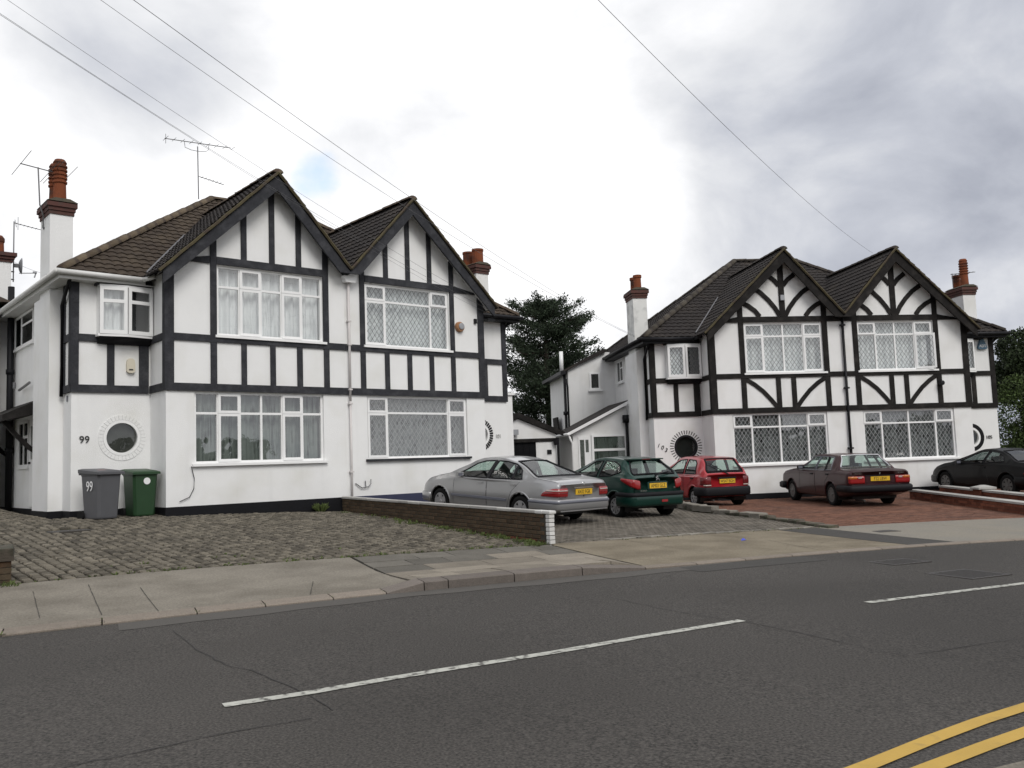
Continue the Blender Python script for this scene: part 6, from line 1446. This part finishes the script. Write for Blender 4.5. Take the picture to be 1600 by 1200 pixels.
    def front_pts(sl_):
        xs2 = np.r_[np.linspace(xf-sl_, xf-.02, 30), xf-.004, xf]; p = [(xx, float(plan(xx))) for xx in xs2]; y0_ = p[-1][1]; p += [(xf, v_) for v_ in np.linspace(y0_-.03, 0, 6)]
        p = p+[(a, -b) for a, b in p[::-1][1:]]; return [(-a, b) for a, b in p]
    for (nm, mat, sl_, a, b, out) in sp['rear_bands']:
        band(nm, pm if mat == 'paint' else mat, full_r(sl_), a, b, out)
    for (nm, mat, sl_, a, b, out) in sp['front_bands']:
        o = band(nm, pm if mat == 'paint' else mat, [(-q[0], q[1]) for q in front_pts(sl_)], a, b, out)
        if sp.get('tailrake'): pass
    for (nm, mat, sl_, yin, a, b, out) in sp['lamps']:
        for s_ in (1, -1): band(nm, mat, path_rear(sl_, yin, n=24), a, b, out, T, s_, .02)
    # side rubbing strip
    if sp.get('strip'):
        a, b, zlo, zhi, mat = sp['strip']
        for s_ in (1, -1):
            mb = MB(); n = 30; xs2 = np.linspace(a, b, n); vs = []
            for xx in xs2:
                for o_, zz_ in ((-.01, zlo), (.014, zlo+.01), (.014, zhi-.01), (-.01, zhi)): vs.append((xx, s_*(Y(xx, (zlo+zhi)/2)+o_), zz_))
            mb.add(vs, [(k*4+i, k*4+(i+1) % 4, k*4+4+(i+1) % 4, k*4+4+i) for k in range(n-1) for i in range(4)]); mb.build('side_moulding', M[mat], T)
    # plate
    if sp.get('plate'): put_plate(sp, T, rake)
    tl = math.atan(sp['tailrake'][0]) if sp.get('tailrake') else 0
    for (nm, x_, y_, z_, dx, dy, dz_, mat) in sp['bits']:
        mb = MB(); b0 = .3
        vs = [(0, -dy, -dz_*.9), (0, dy, -dz_*.9), (0, dy, dz_*.9), (0, -dy, dz_*.9), (-dx, -dy*.94, -dz_), (-dx, dy*.94, -dz_), (-dx, dy*.94, dz_), (-dx, -dy*.94, dz_)]
        mb.add(vs, [(0,3,2,1),(4,5,6,7),(0,1,5,4),(1,2,6,5),(2,3,7,6),(3,0,4,7)]); o = mb.build(nm, M[mat] if mat != 'paint' else pm, T); o.location = (rake(x_, z_), y_, z_); o.rotation_euler = (0, tl, 0)
    for (txt, y_, z_, h_, mat) in sp.get('badges', []):
        o = link('badge', text_mesh(txt, h_, .002, 'badge', M[mat], 1.1), T); o.location = (rake(xr-.006, z_), y_, z_); o.rotation_euler = (math.pi/2, -tl*0, -math.pi/2)
    if sp.get('emblem'):
        kind, ex, ez, er = sp['emblem']; mb = MB()
        if kind == 'ring':
            mb.tube([(0, er*math.cos(a), er*math.sin(a)) for a in np.linspace(0, 2*math.pi, 24)[:-1]], .005, 5, True)
            for a in (math.pi/2, math.pi/2+2.094, math.pi/2-2.094): mb.tube([(0, 0, 0), (0, er*math.cos(a), er*math.sin(a))], .005, 4)
        elif kind == 'beast':
            mb.tube([(0, .035, -.05), (0, .015, -.005), (0, -.01, .02), (0, .02, .05), (0, .035, .04)], [.008, .012, .014, .014, .007], 6); mb.tube([(0, -.01, .0), (0, -.05, -.05)], [.012, .008], 6); mb.tube([(0, .01, .03), (0, .05, .015)], .007, 6)
        else: mb.prism([(0, er*.6*math.cos(a), er*math.sin(a)) for a in np.linspace(0, 2*math.pi, 9)[:-1]], None, (-.006, 0, 0))
        o = mb.build('emblem', M['chrome'], T); o.location = (rake(ex, ez), 0, ez)
    # mirrors
    mx_, mz_ = sp['mirror']
    for s_ in (1, -1):
        mb = MB(); yb = Y(mx_, mz_)
        mb.prism([(mx_-.03, s_*(yb+.03), mz_-.045), (mx_-.03, s_*(yb+.19), mz_-.05), (mx_-.03, s_*(yb+.20), mz_+.05), (mx_-.03, s_*(yb+.03), mz_+.06)], None, (.09, -s_*.01, -.01)); mb.tube([(mx_+.02, s_*(yb-.02), mz_-.03), (mx_+.02, s_*(yb+.06), mz_-.02)], .022, 6)
        mo = mb.build('door_mirror', pm if sp['mir'] == 'paint' else M['trimblk'], T)
        MB().box(mx_-.034, mx_-.031, min(s_*(yb+.05), s_*(yb+.18)), max(s_*(yb+.05), s_*(yb+.18)), mz_-.035, mz_+.04).build('mirror_glass', M['trimgrey'], mo)
    # screen rubbers
    mb = MB(); i0, i1 = np.searchsorted(xs_, sp['rs'][0]), np.searchsorted(xs_, sp['rs'][1])
    L_ = [(XS[i, cum[9]], Rg[i, cum[9], 0]-sp.get('rsm', .02), Rg[i, cum[9], 1]+.006) for i in range(i0, i1+1)]
    loop = [tuple(p) for p in L_]+[(p[0], -p[1], p[2]) for p in L_[::-1]]
    loop2 = []
    for a, b in zip(loop, loop[1:]+loop[:1]):
        n = max(1, int(math.dist(a, b)/.15))
        for k in range(n):
            q = [a[t]+(b[t]-a[t])*k/n for t in range(3)]
            if n > 2: q[2] += .012*4*(k/n)*(1-k/n)
            loop2.append(tuple(q))
    mb.tube(loop2, sp.get('srub', .02), 5, True); mb.build('rear_screen_trim', M[sp.get('strim', 'trimblk')], T)
    if sp.get('wiper'):
        (a, b, c), (d_, e_, f_) = sp['wiper']; mb = MB(); mb.tube([(a, b, c), (d_, e_, f_)], [.022, .009], 6); mb.tube([(a-.01, b, c-.02), (a+.02, b, c)], .03, 8); mb.build('rear_wiper', M['trimblk'], T)
    if sp.get('roofbit'):
        for nm, mat, b in sp['roofbit']: MB().box(*b).build(nm, M[mat] if mat != 'paint' else pm, T)
    mb = MB(); mb.tube([(xr+.5, .45*sp.get('exs', 1), .2), (xr-.0, .45*sp.get('exs', 1), .2)], .03, 8); mb.build('exhaust', M['iron'], T)
    return T

def pose(x, y, hd, slope): return (x, y, gz(x, y)+.004, R(hd), slope)
make_car(dict(label='silver saloon car parked behind the low brick wall in front of house 101', pose=pose(.70, 20.2, 132.6, .062), paint='silverpaint', glass='carglass', W=.90, roofw=.565, xr=-1.08, xf=3.70, rc=.26, wb=2.833, wr=.315,
    top=[(-1.08, .90), (-1.02, .965), (-.85, .995), (-.40, 1.035), (.05, 1.20), (.48, 1.345), (.9, 1.415), (1.25, 1.43), (1.6, 1.405), (1.9, 1.33), (2.55, 1.02), (2.9, .965), (3.3, .87), (3.55, .76), (3.70, .62)],
    belt=[(-1.1, .90), (-.4, .96), (1, .945), (2.3, .945), (3.7, .75)], bot=[(-1.1, .34), (-.6, .25), (.5, .19), (2.5, .19), (3.2, .23), (3.7, .28)],
    win=[[(-.02, .98), (.16, 1.16), (.42, 1.285), (.72, 1.335), (1.00, 1.345), (1.06, .96)], [(1.16, .96), (1.10, 1.345), (1.45, 1.325), (1.72, 1.26), (2.16, 1.03), (2.20, .965)]],
    pillar=[[(1.11, .96), (1.05, 1.345)], [(.30, .975), (.36, 1.24)]], doors=[('rear_door', [(.42, .38), (.28, .70), (.02, .92), (.02, 1.0), (1.09, 1.0), (1.10, .30), (.46, .30)]), ('front_door', [(1.12, .30), (1.11, 1.0), (2.28, 1.0), (2.32, .30)])], handle='paint',
    rs=(-.36, .50), ws=(1.86, 2.52), rsm=.03, rim=(5, (.05, .075), 'rim'), seats=(.35, 1.35, 2.1), shelf=(-.45, .1, .98),
    rear_bands=[('bumper', 'paint', .75, .36, .60, .045), ('bumper_strip', 'trimgrey', .76, .50, .575, .058)], front_bands=[('bumper', 'paint', .5, .30, .52, .04)],
    lamps=[('tail_lamp', 'lampred', .40, .50, lambda f: .645+.012*(1-f), lambda f: .685+.145*min(1, f*2.0)**.55, .022), ('lamp_band', 'lampwhite', .26, .51, lambda f: .762, lambda f: .80, .027), ('lamp_frame', 'lampdark', .36, .505, lambda f: .722, lambda f: .738, .027)],
    strip=(.42, 2.38, .475, .545, 'trimgrey'), plate=('X432 FGK', -1.092, .745, .52, .12),
    bits=[('plate_handle', -1.09, 0, .838, .02, .30, .014, 'chrome'), ('lock', -1.088, 0, .655, .006, .012, .014, 'trimblk'), ('bumper_chin', -1.115, 0, .355, .01, .74, .012, 'paint')], emblem=('ring', -1.085, .915, .035),
    mirror=(2.02, 1.0), mir='paint', archpaint=True))
make_car(dict(label='dark green three-door hatchback between the silver saloon and the red hatchback', pose=pose(3.03, 21.7, 119.1, .04), paint='greenpaint', glass='carglass', W=.825, roofw=.56, xr=-.63, xf=3.17, rc=.26, wb=2.44, wr=.29,
    top=[(-.63, .95), (-.60, .985), (-.50, 1.05), (-.12, 1.365), (-.05, 1.40), (.3, 1.425), (.8, 1.43), (1.15, 1.39), (1.45, 1.28), (2.05, 1.0), (2.5, .92), (2.95, .78), (3.17, .60)],
    belt=[(-.65, .98), (0, 1.0), (.7, .945), (1.9, .92), (3.2, .7)], bot=[(-.65, .34), (-.4, .27), (.4, .2), (2, .2), (3.2, .27)],
    win=[[(-.16, 1.10), (-.02, 1.24), (.2, 1.325), (.62, 1.345), (.68, .97), (.2, 1.0)], [(.80, .965), (.72, 1.345), (1.05, 1.32), (1.3, 1.22), (1.78, .98), (1.8, .94)]],
    doors=[('front_door', [(.66, .30), (.64, 1.0), (1.9, 1.0), (1.95, .30)])], handle='paint', rs=(-.53, -.14), rsm=.02, ws=(1.38, 2.0), rim=(9, (.022, .032), 'rim'), seats=(.15, 1.0, 1.65), shelf=(-.35, .1, .95), tailrake=(.06, .6),
    rear_bands=[('bumper', 'paint', .5, .30, .60, .05), ('bumper_strip', 'trimblk', .52, .52, .63, .065)], front_bands=[('bumper', 'paint', .4, .3, .5, .04)],
    lamps=[('tail_lamp', 'lampred', .34, .52, lambda f: .90-.20*min(1, f*1.25), lambda f: .955-.06*f*f, .024)], strip=(.42, 2.02, .44, .50, 'trimblk'), plate=('AM03 GLZ', -.648, .775, .50, .12),
    bits=[('plate_recess', -.632, 0, .78, .008, .30, .085, 'paint'), ('plate_handle', -.64, 0, .865, .022, .25, .012, 'paint'), ('fog_lamp', -.69, -.15, .42, .006, .09, .028, 'lampred')], emblem=('beast', -.648, .945, .03), badges=[('206', -.50, .71, .05, 'chrome'), ('PEUGEOT', .42, .665, .04, 'chrome')],
    wiper=((-.59, 0.02, 1.03), (-.50, -.46, 1.09)), roofbit=[('spoiler', 'paint', (-.20, -.02, -.52, .52, 1.372, 1.398)), ('brake_lamp', 'lampdark', (-.205, -.20, -.12, .12, 1.374, 1.394))], mirror=(1.72, .99), mir='paint'))
make_car(dict(label='bright red small hatchback with black bumper in front of the dark porthole of 103', pose=pose(5.82, 26.0, 107.6, .03), paint='redpaint', glass='carglass', W=.79, roofw=.575, xr=-.58, xf=3.08, rc=.22, wb=2.36, wr=.27,
    top=[(-.58, .90), (-.555, .945), (-.50, .985), (-.22, 1.335), (-.12, 1.385), (.3, 1.42), (.8, 1.43), (1.1, 1.39), (1.35, 1.29), (1.9, .99), (2.4, .91), (2.85, .78), (3.08, .60)],
    belt=[(-.6, .90), (0, .915), (1.9, .915), (3.1, .72)], bot=[(-.6, .36), (-.4, .28), (.4, .22), (2, .22), (3.1, .28)],
    win=[[(-.10, .95), (-.02, 1.24), (.08, 1.315), (.46, 1.34), (.52, .935)], [(.62, .935), (.58, 1.34), (.95, 1.315), (1.18, 1.24), (1.66, .98), (1.68, .935)]],
    doors=[('rear_door', [(.30, .30), (.28, .62), (-.14, .90), (-.12, 1.0), (.56, 1.0), (.57, .3)]), ('front_door', [(.59, .30), (.58, 1.0), (1.75, 1.0), (1.8, .30)])], handle='black', rs=(-.49, -.215), rsm=.015, srub=.03, ws=(1.28, 1.86), rim=(7, (.024, .04), 'rim'), seats=(.1, .95, 1.6), shelf=(-.3, .1, .9), tailrake=(.05, .6),
    rear_bands=[('bumper', 'trimblk', .46, .32, .575, .055)], front_bands=[('bumper', 'trimblk', .4, .3, .5, .04)],
    lamps=[('tail_lamp', 'lampdark', .16, .52, .64, .86, .02), ('reversing_lamp', 'lampwhite', .06, .52, .605, .64, .022)], plate=('W547 BGH', -.598, .735, .50, .12),
    bits=[('plate_handle', -.585, 0, .825, .022, .30, .022, 'trimblk')], wiper=((-.555, -.05, .93), (-.33, .42, 1.24)), badges=[('M', -.05, .925, .04, 'chrome')], mirror=(1.6, .97), mir='black'))
make_car(dict(label='boxy dark maroon saloon car with chrome window trim on the red block drive', pose=pose(9.5, 24.75, 94.4, .02), paint='maroonpaint', glass='carglass', W=.875, roofw=.625, xr=-1.14, xf=3.62, rc=.12, wb=2.77, wr=.31, sig=.02,
    top=[(-1.14, .955), (-1.08, .985), (-.9, .995), (-.42, 1.01), (-.08, 1.365), (0, 1.385), (.5, 1.41), (1.3, 1.41), (1.55, 1.385), (2.15, 1.02), (2.8, .97), (3.4, .89), (3.58, .84), (3.62, .74)],
    belt=[(-1.2, .95), (0, .965), (2.2, .955), (3.65, .80)], bot=[(-1.2, .40), (-.6, .28), (.4, .22), (2.4, .22), (3.1, .26), (3.62, .33)],
    win=[[(-.0, .985), (.10, 1.325), (.92, 1.35), (.97, .975)], [(1.04, .975), (.99, 1.35), (1.5, 1.335), (1.98, 1.0), (2.0, .975)]],
    pillar=[[(.34, .98), (.40, 1.33)]], doors=[('rear_door', [(.42, .34), (.34, .66), (.08, .88), (-.0, 1.0), (1.0, 1.0), (1.0, .30), (.44, .3)]), ('front_door', [(1.02, .30), (1.01, 1.0), (2.1, 1.0), (2.12, .30)])], handle='black', rs=(-.41, -.075), rsm=.0, srub=.017, strim='chrome', trim='trimgrey', ws=(1.58, 2.12), rim=(12, (.02, .032), 'rimdark'), seats=(.3, 1.25, 1.9), shelf=(-.4, .1, .95),
    rear_bands=[('bumper', 'trimblk', .62, .42, .60, .075)], front_bands=[('bumper', 'trimblk', .45, .36, .56, .11)],
    lamps=[('tail_lamp', 'lampred', .05, .42, .64, .84, .018), ('indicator_lamp', 'lampamber', .05, .63, .76, .835, .022)], strip=(.42, 2.38, .955, .972, 'chrome'), plate=('F22 LBW', -1.158, .765, .52, .115),
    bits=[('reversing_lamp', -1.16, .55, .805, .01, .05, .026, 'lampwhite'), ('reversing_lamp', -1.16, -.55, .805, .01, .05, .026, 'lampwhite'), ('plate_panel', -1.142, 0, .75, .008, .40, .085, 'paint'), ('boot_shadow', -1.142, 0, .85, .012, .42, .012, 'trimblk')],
    emblem=('oval', -1.15, .905, .03), badges=[('VOLVO', .60, .905, .055, 'chrome'), ('740 GLE', -.56, .91, .05, 'chrome')], mirror=(1.92, 1.03), mir='black'))
make_car(dict(label='black coupe at the right photo edge behind the pier-capped low brick wall', pose=pose(14.95, 26.0, 100.8, .03), paint='blackpaint', glass='carglassdark', W=.86, roofw=.54, xr=-1.04, xf=3.52, rc=.26, wb=2.69, wr=.315,
    top=[(-1.04, .86), (-.98, .93), (-.8, .965), (-.30, 1.0), (.2, 1.19), (.55, 1.30), (.95, 1.36), (1.25, 1.355), (1.55, 1.29), (2.35, .96), (2.8, .90), (3.2, .78), (3.42, .66), (3.52, .54)],
    belt=[(-1.1, .86), (0, .925), (2.3, .90), (3.5, .66)], bot=[(-1.1, .34), (-.6, .25), (.4, .19), (2.4, .19), (3.5, .27)],
    win=[[(.16, 1.0), (.32, 1.14), (.58, 1.245), (.88, 1.285), (.95, .94)], [(1.02, .93), (.95, 1.29), (1.3, 1.265), (1.6, 1.17), (2.05, .95), (2.07, .925)]],
    doors=[('front_door', [(.72, .30), (.88, .95), (.88, 1.0), (2.15, 1.0), (2.2, .30)])], handle='paint', rs=(-.26, .52), rsm=.03, ws=(1.6, 2.3), rim=(7, (.03, .05), 'rimdark'), seats=(.2, 1.15, 1.95), shelf=(-.4, .05, .95),
    rear_bands=[('bumper', 'paint', .7, .34, .58, .04)], front_bands=[('bumper', 'paint', .5, .28, .50, .05)],
    lamps=[('tail_lamp', 'lampred', .36, .36, lambda f: .64+.02*(1-f), lambda f: .68+.13*min(1, f*2.2)**.6, .02)], 
    bits=[], mirror=(1.95, .95), mir='paint'))
